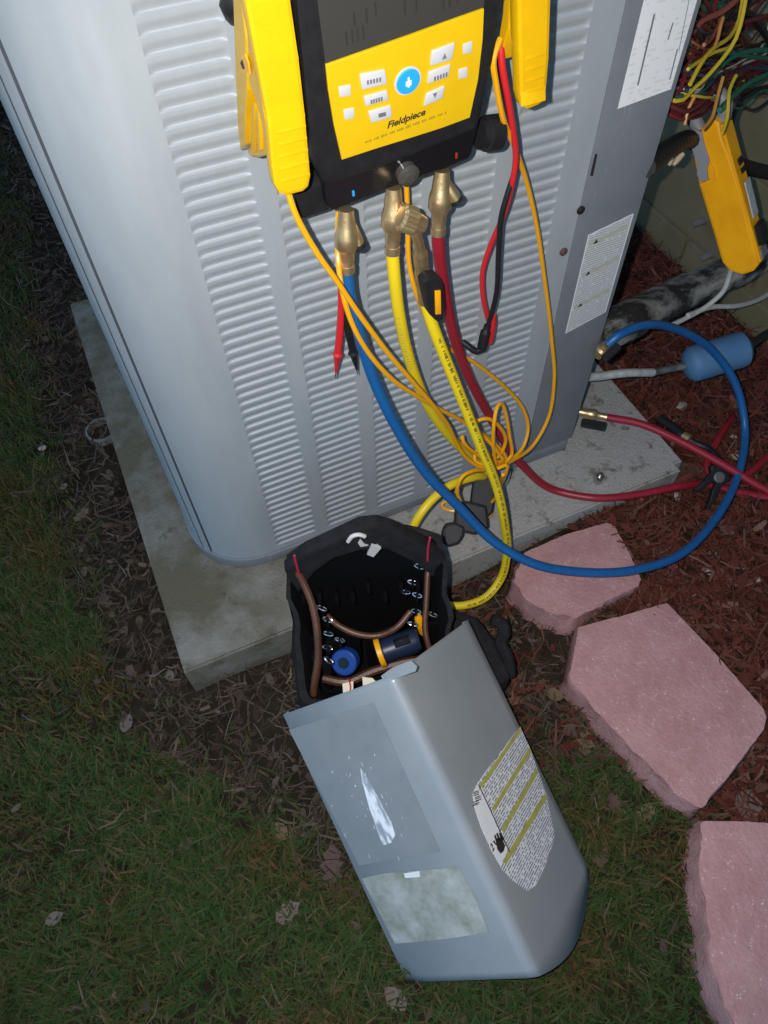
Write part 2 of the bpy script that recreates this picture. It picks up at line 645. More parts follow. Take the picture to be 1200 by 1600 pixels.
def spline(pts, step=0.008):
    P = [Vector(p) for p in pts]
    P = [P[0] * 2 - P[1]] + P + [P[-1] * 2 - P[-2]]
    out = []
    for i in range(1, len(P) - 2):
        a, b, c, d = P[i - 1:i + 3]
        t0 = 0.0
        t1 = t0 + max((b - a).length, 1e-6) ** .5
        t2 = t1 + max((c - b).length, 1e-6) ** .5
        t3 = t2 + max((d - c).length, 1e-6) ** .5
        n = max(2, int((c - b).length / step))
        for j in range(n):
            t = t1 + (t2 - t1) * j / n
            A1 = a * ((t1 - t) / (t1 - t0)) + b * ((t - t0) / (t1 - t0))
            A2 = b * ((t2 - t) / (t2 - t1)) + c * ((t - t1) / (t2 - t1))
            A3 = c * ((t3 - t) / (t3 - t2)) + d * ((t - t2) / (t3 - t2))
            B1 = A1 * ((t2 - t) / (t2 - t0)) + A2 * ((t - t0) / (t2 - t0))
            B2 = A2 * ((t3 - t) / (t3 - t1)) + A3 * ((t - t1) / (t3 - t1))
            out.append(B1 * ((t2 - t) / (t2 - t1)) + B2 * ((t - t1) / (t2 - t1)))
    out.append(P[-2])
    return out


def path(l):
    return [at(*q) if len(q) == 4 else Vector(q) for q in l]


def plate(name, F, pl, z0, z1, m, parent=None, bev=0.0, px=True, off=0.0, ang=40):
    """A flat piece with thickness lying in frame F; its own origin is the frame's."""
    pts = F.pts(pl, off) if px else pl
    mb = MB().prism(pts, z0, z1, bev)
    return mb.build(name, m, parent, W=F.M.copy(), local=True, ang=ang)


def rrect(cx, cy, w, h, r, n=4):
    o = []
    for sx, sy, a0 in ((1, -1, -90), (1, 1, 0), (-1, 1, 90), (-1, -1, 180)):
        for i in range(n + 1):
            a = math.radians(a0 + 90 * i / n)
            o.append((cx + sx * (w / 2 - r) + r * math.cos(a), cy + sy * (h / 2 - r) + r * math.sin(a)))
    return o


def text_mb(s, size, F, a, b, rot=0.0, shear=0.0, off=0.001):
    cu = bpy.data.curves.new('lettering', 'FONT')
    cu.body = s
    cu.size = size
    cu.align_x = 'CENTER'
    cu.align_y = 'CENTER'
    cu.shear = shear
    cu.offset = size * 0.030
    o = bpy.data.objects.new('lettering', cu)
    COL.objects.link(o)
    dg = bpy.context.evaluated_depsgraph_get()
    me = bpy.data.meshes.new_from_object(o.evaluated_get(dg))
    R = Matrix.Translation((a, b, off)) @ Matrix.Rotation(rot, 4, 'Z')
    mb = MB().add([R @ v.co for v in me.vertices], [tuple(p.vertices) for p in me.polygons])
    bpy.data.objects.remove(o)
    bpy.data.meshes.remove(me)
    bpy.data.curves.remove(cu)
    return mb


# ================================================================== THE GROUND
def sstep(a, b, x):
    t = np.clip((x - a) / (b - a), 0, 1)
    return t * t * (3 - 2 * t)


def gh(x, y):
    """Ground height: the mulch bed on the house side stands a little higher, held by the pavers."""
    x = np.asarray(x, float)
    y = np.asarray(y, float)
    bed = sstep(0.56, 0.76, x + 0.10 * sstep(-.3, .1, y) - 0.10 * sstep(-.25, -.5, y))
    h = 0.036 * bed * sstep(-1.2, -0.7, y)
    h = h + 0.006 * np.sin(x * 9 + 1) * np.sin(y * 8 + x * 3) + 0.003 * np.sin(x * 27 + y * 13)
    return h - 0.004


def grid_axis(lo, hi, st, far):
    a = list(np.arange(lo, hi + 1e-6, st))
    g = st
    while a[0] > -far:
        g *= 1.6
        a.insert(0, a[0] - g)
    g = st
    while a[-1] < far:
        g *= 1.6
        a.append(a[-1] + g)
    return np.array(a)


gx, gy = grid_axis(-1.0, 1.6, 0.025, 40), grid_axis(-1.1, 2.4, 0.025, 40)
GX, GY = np.meshgrid(gx, gy)
near = (sstep(-3, -1, GX) * sstep(3.5, 1.8, GX))
GZ = gh(GX, GY) * np.clip(near, 0, 1)
nx_, ny_ = len(gx), len(gy)
fs = [(j * nx_ + i, j * nx_ + i + 1, (j + 1) * nx_ + i + 1, (j + 1) * nx_ + i) for j in range(ny_ - 1) for i in range(nx_ - 1)]
me = bpy.data.meshes.new('ground')
me.from_pydata(np.stack([GX, GY, GZ], -1).reshape(-1, 3).tolist(), [], fs)
shade(me, 60)
ground = link('ground', me, M['soil'])
tag(ground, 'dark damp soil under the grass, litter and mulch', 'ground', kind='structure')
del ground['category']

# ---- the concrete pad
pad = thing('concrete_pad', 'square stained concrete slab that the grey condenser stands on', 'concrete slab', (0.457, 0.457, 0))
b = bmesh.new()
bmesh.ops.create_cube(b, size=1)
bmesh.ops.scale(b, vec=(0.914, 0.914, 0.125), verts=b.verts)
bmesh.ops.translate(b, vec=(0.457, 0.457, 0.0125), verts=b.verts)
ve = [e for e in b.edges if abs(e.verts[0].co.z - e.verts[1].co.z) > .01]
bmesh.ops.bevel(b, geom=[e for e in ve if e.verts[0].co.x > .5], offset=0.016, segments=4, affect='EDGES')
te = [e for e in b.edges if e.verts[0].co.z > 0.07 and e.verts[1].co.z > 0.07]
bmesh.ops.bevel(b, geom=te, offset=0.0035, segments=2, affect='EDGES')
mb = MB().bm(b)
mb.build('slab', M['concrete'], pad, W=Matrix.Identity(4))

# ---- the house wall on the right, its eave overhead
house = thing('house_wall', 'dim olive block wall of the house beside the condenser', 'wall', (1.28, 0.6, 0))
blk = MB().prism(rrect(0, 0, 0.392, 0.19, 0.004, 1), -0.10, 0.0, 0.0035, 2)
bme = bpy.data.meshes.new('block')
bme.from_pydata(blk.v, [], blk.f)
shade(bme)
bme.materials.append(M['wall'])
FW = Frame((1.28, 0, 0), (0, -1, 0), (0, 0, 1))
for r in range(4):
    for c in range(7):
        ya = 1.9 - c * 0.40 - (0.2 if r % 2 else 0)
        zz = 0.005 + 0.2 * r
        F = Frame((1.28 + random.uniform(0, .0015), ya, zz + 0.0), (0, -1, 0), (0, 0, 1))
        link('block', bme, None, house, F.M.copy())
mb = MB()
mb.box((1.345, 0.4, 1.3), (0.11, 8, 2.9))
mb.build('backing', M['wall'], house)
mb = MB()
mb.box((1.18, 0.4, 2.74), (0.9, 8, 0.06))
mb.box((0.72, 0.4, 2.70), (0.03, 8, 0.18))
mb.build('eave', M['eave'], house)

# ================================================================== THE CONDENSER
X0, X1, YF, YB, Z0, Z1 = 0.08, 0.7485, 0.13, 0.79, 0.098, 0.945
R = 0.10
cu = thing('condenser_unit', 'tall grey air conditioner condenser with louvred sides on the slab', 'air conditioner', (0.414, 0.46, 0.075))


def wallstrip(pl, z0, z1, thick=0.0):
    mb = MB()
    n = len(pl)
    vs = [(x, y, z0) for x, y in pl] + [(x, y, z1) for x, y in pl]
    fs = [(i, i + 1, n + i + 1, n + i) for i in range(n - 1)]
    return mb.add(vs, fs)


def arc(a0, a1, r=R, n=14):
    # a = 0 faces left, 90 faces the front
    o = []
    for i in range(n + 1):
        a = math.radians(a0 + (a1 - a0) * i / max(n, 1))
        o.append((X0 + R - r * math.cos(a), YF + R - r * math.sin(a)))
    return o


# louvred columns: every louvre a piece of its own
LW, LP, NL = 0.0672, 0.01425, 57
LZ0 = 0.1095
lx = [0.1978 + 0.0884 * i for i in range(5)]
xs = [0, .0022, .0055, .010, .020, LW / 2, LW - .020, LW - .010, LW - .0055, LW - .0022, LW]
ts = [(0, 0), (.05, .35), (.12, .95), (.20, 1.0), (.36, .74), (.52, .40), (.66, .12), (.76, 0), (1, 0)]
vs, fs = [], []
for t, d in ts:
    for x in xs:
        e = min(x, LW - x)
        tp = min(1, e / .010)
        tp = (1 - (1 - tp) ** 2) ** .5
        vs.append((x, d * tp * 0.0027, t * LP))
nxs = len(xs)
for j in range(len(ts) - 1):
    for i in range(nxs - 1):
        fs.append((j * nxs + i, j * nxs + i + 1, (j + 1) * nxs + i + 1, (j + 1) * nxs + i))
lme = bpy.data.meshes.new('louvre')
lme.from_pydata(vs, [], fs)
shade(lme, 65)
lme.materials.append(M['paint'])
for x in lx:
    for j in range(NL):
        link('louvre', lme, None, cu, Matrix.Translation((x, YF, LZ0 + j * LP)))
LZT = LZ0 + NL * LP
# flat bands between the columns and round the louvred field
mb = MB()
edges = [0.1978] + [v for x in lx for v in (x, x + LW)][1:] + [0.6560]
for i in range(1, len(edges) - 1, 2):
    mb.add([(edges[i], YF, LZ0), (edges[i + 1], YF, LZ0), (edges[i + 1], YF, LZT), (edges[i], YF, LZT)], [(0, 1, 2, 3)])
mb.add([(0.1978, YF, Z0), (0.656, YF, Z0), (0.656, YF, LZ0), (0.1978, YF, LZ0)], [(0, 1, 2, 3)])
mb.add([(0.1978, YF, LZT), (0.656, YF, LZT), (0.656, YF, Z1), (0.1978, YF, Z1)], [(0, 1, 2, 3)])
mb.build('front_panel', M['paint'], cu)
# rounded corner, its lapped seams
wallstrip([(0.1978, YF)] + arc(90, 37.5), Z0, Z1).build('corner_panel', M['paint'], cu)
wallstrip(arc(37.5, 37.5, n=0) + arc(37.4, 36.0, R - .004, 3) + arc(35.9, 35.9, R + .0015, 0), Z0, Z1).build('seam', M['seam'], cu)
wallstrip(arc(35.9, 21.5, R + .0015, 6), Z0, Z1).build('corner_flange', M['paint'], cu)
wallstrip(arc(27.2, 25.8, R + .0019, 3), Z0, Z1).build('seam', M['seam'], cu)
wallstrip(arc(21.5, 0, R + .0008, 8) + [(X0 - .0008, YB - R)], Z0, Z1).build('side_panel', M['paint'], cu)
bk = []
for i in range(9):
    a = math.radians(90 * i / 8)
    bk.append((X0 + R - R * math.cos(a), YB - R + R * math.sin(a)))
wallstrip(bk + [(X1, YB), (X1, 0.33)], Z0, Z1).build('rear_panel', M['paint'], cu)
# open electrical compartment on the house side
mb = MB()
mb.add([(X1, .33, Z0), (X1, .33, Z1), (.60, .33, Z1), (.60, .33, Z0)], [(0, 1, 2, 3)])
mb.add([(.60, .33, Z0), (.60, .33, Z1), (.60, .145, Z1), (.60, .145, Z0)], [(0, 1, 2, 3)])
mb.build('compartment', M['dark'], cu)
# service panel beside the louvres
mb = MB()
mb.box((0.7035, YF + .0005, (Z0 + Z1) / 2), (0.0935, 0.004, Z1 - Z0 - .004), bev=0.0012)
mb.box((X1 - .0015, YF + .014, (Z0 + Z1) / 2), (0.003, 0.024, Z1 - Z0 - .004), bev=0.001)
sp = mb.build('service_panel', M['paint_dark'], cu)
wallstrip([(0.656, YF + .0022), (0.6568, YF + .0022)], Z0, Z1).build('seam', M['seam'], cu)
FF = Frame((0, YF - 0.0016, 0), (1, 0, 0), (0, 0, 1))
# the stickers
m1 = print_mat('faint_print', (0.82, 0.82, 0.84), (0.71, 0.72, 0.75), 0.005, 0.5, 0.012, 0.35, 0.45)
st = [(1006, 0), (965, 170), (1048, 139), (1089, 0)]
pl = FF.pts(st)
pl = [(pl[0][0], pl[0][1] + .075), pl[1], pl[2], (pl[3][0], pl[3][1] + .075)]
s1 = plate('rating_sticker', FF, pl, 0, 0.0004, m1, sp, px=False)
mb = MB()
for a, b_, wd in (((1022, 22), (996, 133), .0011), ((1051, 35), (1043, 62), .0008), ((1058, 76), (1046, 124), .0008), ((1076, 0), (1060, 80), .0004)):
    p, q = Vector(FF.uv(*a)), Vector(FF.uv(*b_))
    n_ = (q - p).orthogonal().normalized() * wd
    mb.add([(*(p + n_), .0006), (*(p - n_), .0006), (*(q - n_), .0006), (*(q + n_), .0006)], [(0, 1, 2, 3)])
mb.build('print_lines', M['greyink'], s1, W=FF.M.copy(), local=True)
m2 = print_mat('fine_grey_print', (0.62, 0.63, 0.64), (0.36, 0.37, 0.39), 0.0036, 0.5, 0.005, 0.4, 0.62)
st = [(919, 367), (990, 333), (946, 487), (883, 521)]
P4 = [Vector(q) for q in FF.pts(st)]
F2 = Frame(FF.w(*P4[3]), FF.x, FF.y)
q4 = [Vector(F2.uv(*p)) for p in st]
s2 = plate('caution_sticker', F2, [tuple(q) for q in q4], 0, 0.0004, m2, sp, px=False)


def bil(a, b_, z):
    p = q4[3].lerp(q4[2], a).lerp(q4[0].lerp(q4[1], a), b_)
    return (p.x, p.y, z)


def quad(mb, a0, b0, a1, b1, z):
    mb.add([bil(a0, b0, z), bil(a1, b0, z), bil(a1, b1, z), bil(a0, b1, z)], [(0, 1, 2, 3)])


mb = MB()
for e in ((0, 0, 1, .009), (0, .991, 1, 1), (0, .009, .025, .991), (.975, .009, 1, .991)):
    quad(mb, *e, .0006)
mb.build('sticker_border', M['sticker'], s2, W=F2.M.copy(), local=True)
for k_ in (.27, .60, .90):
    mb = MB()
    quad(mb, .08, k_ - .022, .92, k_ + .022, .0006)
    cbar = mb.build('caution_bar', M['fadedbar'], s2, W=F2.M.copy(), local=True)
    mb = MB().add([bil(.17, k_ - .018, .0008), bil(.28, k_ - .018, .0008), bil(.225, k_ + .02, .0008)], [(0, 1, 2)])
    mb.build('caution_triangle', M['ink'], s2, W=F2.M.copy(), local=True)
# slot, screws
plate('slot', FF, [(930, 240), (933, 241), (926, 275), (922, 274)], 0.0, 0.0006, M['dark'], sp)
for (u, v), m_ in (((907, 328), M['black']), ((880, 393), M['rust'])):
    c = FF.w(*FF.uv(u, v))
    MB().lathe(c, c + FF.z * 0.0035, [(0, .0055), (.5, .0055), (1, .0028)], 12).build('screw', m_, sp)
c = FF.w(*FF.uv(922, 40)) - FF.z * .001
# scratches in the enamel under the rating sticker
mb = MB()
for a, b_ in (((978, 160), (972, 195)), ((985, 168), (978, 200)), ((960, 232), (956, 244)), ((938, 205), (932, 218)), ((948, 262), (944, 276)), ((975, 205), (970, 222)), ((930, 300), (927, 310))):
    p, q = Vector(FF.uv(*a)), Vector(FF.uv(*b_))
    n_ = (q - p).orthogonal().normalized() * .0003
    mb.add([(*(p + n_), .0003), (*(p - n_), .0003), (*q, .0003)], [(0, 1, 2)])
o = mb.build('scratch', mat('scratched_paint', (.34, .36, .38), .5), sp, W=FF.M.copy(), local=True)
# base pan and feet
bp = []
for i in range(15):
    a = math.radians(90 - 90 * i / 14)
    bp.append((X0 + R - (R + .004) * math.cos(a), YF + R - (R + .004) * math.sin(a)))
bp = bp + [(X0 - .004, YB - R)]
for i in range(9):
    a = math.radians(90 * i / 8)
    bp.append((X0 + R - (R + .004) * math.cos(a), YB - R + (R + .004) * math.sin(a)))
bp += [(X1 + .006, YB + .004), (X1 + .006, YF + .016), (X1 - .010, YF - .006), (X0 + R + .002, YF - .006)]
MB().prism(bp, 0.0775, 0.0975, 0.002).build('base_pan', M['paint_dark'], cu)
for u, v in ((462, 858), (765, 775)):
    c = at(u, v, 'z', 0.079)
    mb = MB()
    pl = [(-.012, .03), (-.012, 0)] + [(-.012 * math.cos(a), -.012 * math.sin(a)) for a in np.linspace(.2, PI - .2, 8)] + [(.012, 0), (.012, .03)]
    mb.prism([(c.x + x, c.y + y) for x, y in pl], 0.0758, 0.0785, .0008)
    ft = mb.build('foot_tab', M['paint_dark'], cu)
    MB().lathe((c.x, c.y - .001, .0785), (c.x, c.y - .001, .0795), [(0, .005), (1, .005)], 12).build('bolt_hole', M['dark'], ft)
# lid and fan grille
lid = [(X0 + (x - X0) * 1.0, y) for x, y in bp]
MB().prism([(0.414 + (x - .414) * 1.018, 0.46 + (y - .46) * 1.018) for x, y in bp], Z1, Z1 + 0.03, 0.006, 3).build('lid', M['paint'], cu)
mb = MB()
for i in range(9):
    r_ = .03 + .03 * i
    mb.tube([(0.414 + r_ * math.cos(a), .46 + r_ * math.sin(a), Z1 + .034) for a in np.linspace(0, 2 * PI, 33)], .0025, 6, raw=True)
for a in np.linspace(0, PI, 5)[:-1]:
    mb.cyl((0.414 - .28 * math.cos(a), .46 - .28 * math.sin(a), Z1 + .037), (0.414 + .28 * math.cos(a), .46 + .28 * math.sin(a), Z1 + .037), .003, n=6)
mb.build('fan_grille', M['black'], cu)

# ---- loose control wires spilling from the open compartment
WIRES = [
    ('wire_red', .0034, [(1052, 160), (1068, 130), (1098, 85), (1140, 55), (1200, 30)], .18, .34),
    ('wire_red', .0034, [(1052, 150), (1075, 105), (1092, 60), (1112, 20), (1130, -30)], .17, .26),
    ('wire_red', .0034, [(1050, 170), (1080, 150), (1120, 130), (1160, 110), (1215, 85)], .17, .34),
    ('wire_red', .0036, [(1050, 165), (1090, 160), (1128, 138), (1160, 122), (1215, 100)], .19, .36),
    ('wire_red', .0032, [(1050, 175), (1085, 176), (1110, 160), (1138, 130), (1150, 110)], .18, .30),
    ('wire_red', .0032, [(1052, 180), (1075, 185), (1102, 176), (1122, 150), (1160, 130)], .20, .32),
    ('wire_pink', .0042, [(1080, 52), (1098, 32), (1125, 20), (1150, 0), (1165, -25)], .18, .25),
    ('wire_pink', .0030, [(1100, 70), (1112, 60), (1128, 25), (1150, -10)], .19, .28),
    ('wire_yellow', .0032, [(1055, 158), (1085, 138), (1118, 105), (1150, 60), (1165, 0), (1168, -30)], .16, .24),
    ('wire_yellow', .0032, [(1078, 132), (1096, 98), (1115, 75), (1140, 58), (1155, 30), (1163, -20)], .16, .26),
    ('wire_yellow', .0028, [(1075, 108), (1092, 96), (1115, 82), (1145, 70), (1153, 45), (1162, 12)], .17, .25),
    ('wire_green', .0042, [(1055, 150), (1080, 135), (1110, 118), (1140, 92), (1170, 80), (1215, 78)], .18, .30),
    ('wire_green', .0040, [(1078, 104), (1110, 82), (1150, 85), (1185, 90), (1215, 92)], .19, .33),
    ('wire_green', .0044, [(1124, 172), (1145, 150), (1170, 130), (1195, 118), (1220, 105)], .18, .30),
    ('wire_orange', .0026, [(1070, 195), (1073, 180), (1078, 165), (1086, 150)], .17, .18),
    ('wire_orange', .0028, [(1098, 202), (1112, 185), (1118, 165), (1122, 148), (1130, 120)], .16, .20),
    ('wire_yellow', .0030, [(1128, 208), (1136, 185), (1138, 160), (1140, 140), (1150, 118)], .16, .22),
    ('wire_orange', .0026, [(1118, 70), (1122, 58), (1126, 40), (1130, 28)], .18, .2),
    ('wire_black', .0046, [(1090, 60), (1120, 40), (1140, 15), (1150, -30)], .22, .28),
    ('wire_black', .0050, [(1140, 180), (1142, 205), (1146, 180), (1165, 150), (1220, 130)], .22, .34),
    ('wire_blue', .0046, [(1060, 130), (1090, 118), (1130, 120), (1170, 105), (1215, 110)], .21, .34),
    ('wire_black', .0044, [(1060, 100), (1085, 80), (1110, 95), (1150, 100), (1215, 60)], .22, .36),
    ('wire_black', .0060, [(1090, 20), (1130, 40), (1165, 20), (1200, 60), (1220, 90)], .24, .36),
    ('wire_red', .0040, [(1065, 150), (1100, 128), (1130, 112), (1170, 98), (1220, 92)], .2, .35),
    ('wire_red', .0036, [(1056, 170), (1085, 168), (1106, 150), (1128, 128), (1150, 118)], .16, .25),
    ('wire_red', .0036, [(1058, 184), (1078, 180), (1098, 168), (1112, 146), (1140, 118)], .17, .25),
    ('wire_black', .0040, [(1048, 178), (1080, 160), (1100, 130), (1110, 90), (1135, 45), (1180, -10)], .2, .3),
    ('wire_red', .0034, [(1060, 120), (1082, 92), (1100, 55), (1125, 40), (1160, 35), (1215, 20)], .2, .3),
    ('wire_blue', .0036, [(1072, 142), (1084, 118), (1092, 100), (1120, 100), (1150, 88)], .18, .26),
]
for m_, r_, pts, ya, yb in WIRES:
    n_ = len(pts)
    P = [at(u, v, 'y', ya + (yb - ya) * i / (n_ - 1)) for i, (u, v) in enumerate(pts)]
    if pts[0][0] <= 1066:
        P = [Vector((.72, .23, P[0].z + .05))] + P
    MB().tube(P, r_ * .78, 7, .012).build('wire', M[m_], cu)
kinds = ['wire_red'] * 7 + ['wire_yellow'] * 2 + ['wire_green', 'wire_green', 'wire_pink', 'wire_orange', 'wire_black', 'wire_black', 'wire_black', 'wire_blue', 'wire_white']
for i in range(46):
    u0_, v0_ = random.uniform(1058, 1085), random.uniform(-20, 165)
    u1_, v1_ = random.uniform(1165, 1230), random.uniform(-30, 150)
    n_ = 5
    P = [Vector((.72, .24, at(u0_, v0_, 'y', .2).z + .04))]
    for k_ in range(n_):
        t = k_ / (n_ - 1)
        j_ = 16 * math.sin(t * PI)
        P.append(at(u0_ + (u1_ - u0_) * t + random.gauss(0, j_ * .7), v0_ + (v1_ - v0_) * t + 14 * math.sin(t * PI) + random.gauss(0, j_), 'y', .19 + .18 * t + random.uniform(-.015, .015)))
    MB().tube(P, random.uniform(.0013, .0024), 6, .012).build('wire', M[random.choice(kinds)], cu)
# wire nuts hanging at the edge
for a, b_ in (((1050, 237), (1046, 258)), ((1066, 240), (1052, 258))):
    MB().lathe(at(*a, 'y', .22), at(*b_, 'y', .215), [(0, .0045), (.6, .0042), (1, .0025)], 10).build('wire_nut', M['tan'], cu)

# ================================================================== HOUSE-SIDE PIPEWORK
pp = thing('insulated_pipe', 'thick suction pipe in crumbling black and white insulation below the yellow clamp meter', 'pipe', tuple(at(1060, 460, 'x', 1.0)))
P = path([(930, 525, 'x', .765), (958, 512, 'x', .80), (1060, 462, 'x', 1.0), (1130, 431, 'x', 1.12), (1180, 405, 'x', 1.22), (1215, 385, 'x', 1.28)])


def foam_r(t):
    return 0.031 + 0.0012 * math.sin(t * 17) + 0.0010 * math.sin(t * 41 + 1)


mb = MB().tube(P, foam_r, 18, .01)
mb.v = [tuple(Vector(v) + noise.noise_vector(Vector(v) * 70) * .003 + noise.noise_vector(Vector(v) * 190) * .0015) for v in mb.v]
mb.build('insulation', M['foam'], pp)
MB().tube(path([(905, 540, 'x', .74), (930, 525, 'x', .765), (958, 512, 'x', .80)]), .012, 12).build('copper_tube', M['copper'], pp)

cb = thing('white_cable', 'thin white cable drooping under the insulated pipe to the wall', 'cable', tuple(at(1060, 480, 'x', 1.0)))
P = path([(1040, 512, 'x', .93), (1070, 498, 'x', .98), (1105, 478, 'x', 1.03), (1130, 455, 'x', 1.06), (1140, 430, 'x', 1.08), (1145, 400, 'x', 1.12)])
MB().tube(P, .0042, 8).build('cable', M['wire_white'], cb)
P = path([(1075, 493, 'x', .985), (1110, 480, 'x', 1.05), (1150, 478, 'x', 1.12), (1185, 468, 'x', 1.2), (1215, 450, 'x', 1.275)])
MB().tube(P, .0046, 8).build('cable_branch', M['wire_white'], cb)

cdt = thing('black_conduit', 'black flexible conduit running from the open compartment to the wall', 'conduit', tuple(at(1060, 235, 'x', .85)))
P = path([(1010, 262, 'x', .745), (1030, 243, 'x', .79), (1052, 228, 'x', .84), (1075, 218, 'x', .90), (1110, 235, 'x', 1.02), (1155, 258, 'x', 1.14), (1210, 272, 'x', 1.28)])
MB().tube(P, lambda t: .0115 + .0009 * math.sin(t * 260), 12, .003).build('conduit', M['rubber'], cdt)
for (u, v) in ((1100, 345), (1112, 398)):
    a = at(u, v, 'x', 1.28)
    g = thing('anchor_stub', 'small pale anchor stub on the olive wall ' + ('above the insulated pipe' if v < 360 else 'touching the clamp meter\'s lower edge'), 'anchor', tuple(a), group='stubs in the wall')
    MB().lathe(a, a - Vector((.03, 0, 0)), [(0, .008), (.8, .008), (1, .005)], 12).build('stub', M['pvc'], g)

# ---- filter drier with its line
fd = thing('filter_drier', 'blue cylindrical filter drier lying in the liquid line over the mulch', 'filter drier', tuple(at(1120, 562, 'x', 1.05)))
A, B = at(1070, 573, 'x', .98), at(1169, 543, 'x', 1.09)
MB().lathe(A, B, [(0, .012), (.03, .023), (.10, .031), (.16, .032), (.84, .032), (.92, .031), (.98, .023), (1, .012)], 24).build('shell', M['drier'], fd)
P = path([(921, 589, 'x', .772), (935, 588, 'x', .79), (975, 583, 'x', .84), (1020, 582, 'x', .905)])
MB().tube(P, .0072, 12).build('liquid_line', mat('silver_line', (.66, .66, .65), .4, .3, col2=(.42, .42, .42), scale=70), fd)
MB().tube([P[-1], at(1050, 576, 'x', .955), A + (B - A) * .03], .0062, 12).build('line_stub', M['copper'], fd)
MB().tube([B - (B - A) * .03, at(1185, 530, 'x', 1.13), at(1215, 512, 'x', 1.2)], .0075, 12).build('outlet_line', M['rubber'], fd)

# ================================================================== HOSES
RH = 0.0066


def brass_end(parent, a, b, n=18, s=1.0):
    """swivel nut, body and crimped ferrule from a to b"""
    MB().lathe(a, b, [(0, .0070 * s), (.16, .0082 * s), (.30, .0092 * s), (.40, .0112 * s), (.56, .0115 * s), (.63, .0088 * s), (.66, .0076 * s), (.80, .0076 * s), (.81, .0070 * s), (.87, .0070 * s), (.88, .0077 * s), (1, .0077 * s)], n).build('brass_fitting', M['brass'], parent)


def valve_lever(parent, a, b, tip=True):
    a, b = Vector(a), Vector(b)
    lv = MB().lathe(a, b, [(0, .0045), (.3, .0052), (.7, .0060), (1, .0058)], 12).build('valve_lever', M['brass'], parent)
    if tip:
        MB().lathe(b - (b - a) * .08, b + (b - a) * .16, [(0, .0064), (.7, .0064), (1, .004)], 12).build('lever_cap', M['black'], lv)


# blue hose
hb = thing('blue_hose', 'blue refrigerant hose looping from the gauge down over the pink pavers', 'hose', tuple(at(900, 893, 'z', .12)))
P = path([(542, 425, 'y', .045), (545, 455, 'y', .042), (560, 515, 'y', .036), (585, 595, 'y', .028), (622, 672, 'y', .012), (668, 742, 'y', -.008), (718, 793, 'y', -.034),
          (770, 845, 'z', .235), (832, 880, 'z', .195), (900, 893, 'z', .165), (980, 892, 'z', .145), (1060, 868, 'z', .125), (1120, 808, 'z', .11), (1155, 737, 'z', .105),
          (1164, 668, 'z', .115), (1150, 602, 'z', .175), (1115, 550, 'z', .235), (1062, 516, 'z', .30), (1006, 508, 'z', .345), (965, 525, 'z', .35), (950, 538, 'z', .338)])
MB().tube(P, RH, 14, .006).build('hose', M['hose_blue'], hb)
brass_end(hb, at(541, 327, 'y', .052), P[0])
valve_lever(hb, at(547, 345, 'y', .052), at(561, 384, 'y', .045))
brass_end(hb, at(934, 556, 'z', .31), P[-1], s=.95)
a, b_ = at(942, 563, 'z', .325), at(968, 540, 'z', .34)
MB().prism(rrect(0, 0, .012, (b_ - a).length, .004), -.004, .004, .0015, Mx=Frame(tuple((a + b_) / 2), (b_ - a).cross(Vector((0, 0, 1))), b_ - a).M).build('valve_handle', M['black'], hb)

# yellow hose: from the centre port, round behind the tool bag and back up to the parked end
hy = thing('yellow_hose', 'long yellow refrigerant hose hanging from the centre port and looping behind the tool bag', 'hose', tuple(at(780, 860, 'y', -.03)))
P = path([(613, 396, 'y', .045), (616, 430, 'y', .043), (623, 487, 'y', .044), (640, 562, 'y', .05), (668, 632, 'y', .058), (698, 676, 'y', .064), (728, 708, 'y', .07), (752, 728, 'y', .078), (757, 742, 'y', .072), (742, 745, 'y', .06),
          (706, 757, 'y', .05), (676, 780, 'y', .04), (655, 806, 'y', .03), (640, 838, 'y', .022), (.374, .012, .125), (.376, -.006, .088), (.388, -.024, .052), (.410, -.040, .034), (.4386, -.058, .036), (758, 934, 'z', .055), (782, 905, 'y', -.06),
          (792, 866, 'y', -.05), (788, 815, 'y', -.04), (775, 757, 'y', -.024), (752, 700, 'y', -.008), (730, 645, 'y', .006), (706, 585, 'y', .018), (686, 535, 'y', .027), (672, 497, 'y', .033), (664, 470, 'y', .037)])
hyt = MB().tube(P, RH, 14, .006).build('hose', M['hose_yellow'], hy)
brass_end(hy, at(615, 293, 'y', .052), P[0])
valve_lever(hy, at(617, 312, 'y', .05), at(634, 338, 'y', .042), False)
# knurled parked end with bent neck and ball valve
a, b_ = at(625, 338, 'y', .032), at(662, 352, 'y', .028)
mb = MB()
ax = (b_ - a)
for i in range(2):
    pass
n_ = 40
prof = [(0, .0085), (.08, .0125), (.55, .0125), (.62, .0095), (1, .0075)]
mb.lathe(a, b_, prof, n_)
for i, v in enumerate(mb.v):
    if (i // n_) in (1, 2) and i % 2:
        c_ = a + ax * prof[i // n_][0]
        mb.v[i] = tuple(c_ + (Vector(v) - c_) * .9)
mb.build('knurled_nut', M['brass'], hy, ang=20)
P2 = path([(644, 352, 'y', .03), (650, 366, 'y', .03), (655, 384, 'y', .033), (657, 402, 'y', .036), (660, 432, 'y', .037), (664, 472, 'y', .037)])
MB().tube(P2, lambda t: .0052 if t < .32 else (.0074 if t < .52 else (.0066 if t < .58 else (.0078 if t < .74 else .0070))), 14, .003).build('bent_neck', M['brass'], hy)
FV = Frame(tuple(at(680, 465, 'y', .018)), tuple(at(700, 462, 'y', .018) - at(680, 465, 'y', .018)), (0, 0, 1))
vh = plate('valve_handle', FV, [(657, 440), (666, 431), (682, 428), (690, 440), (693, 475), (690, 498), (680, 500), (668, 488)], -.010, .004, M['black'], hy, bev=.003)
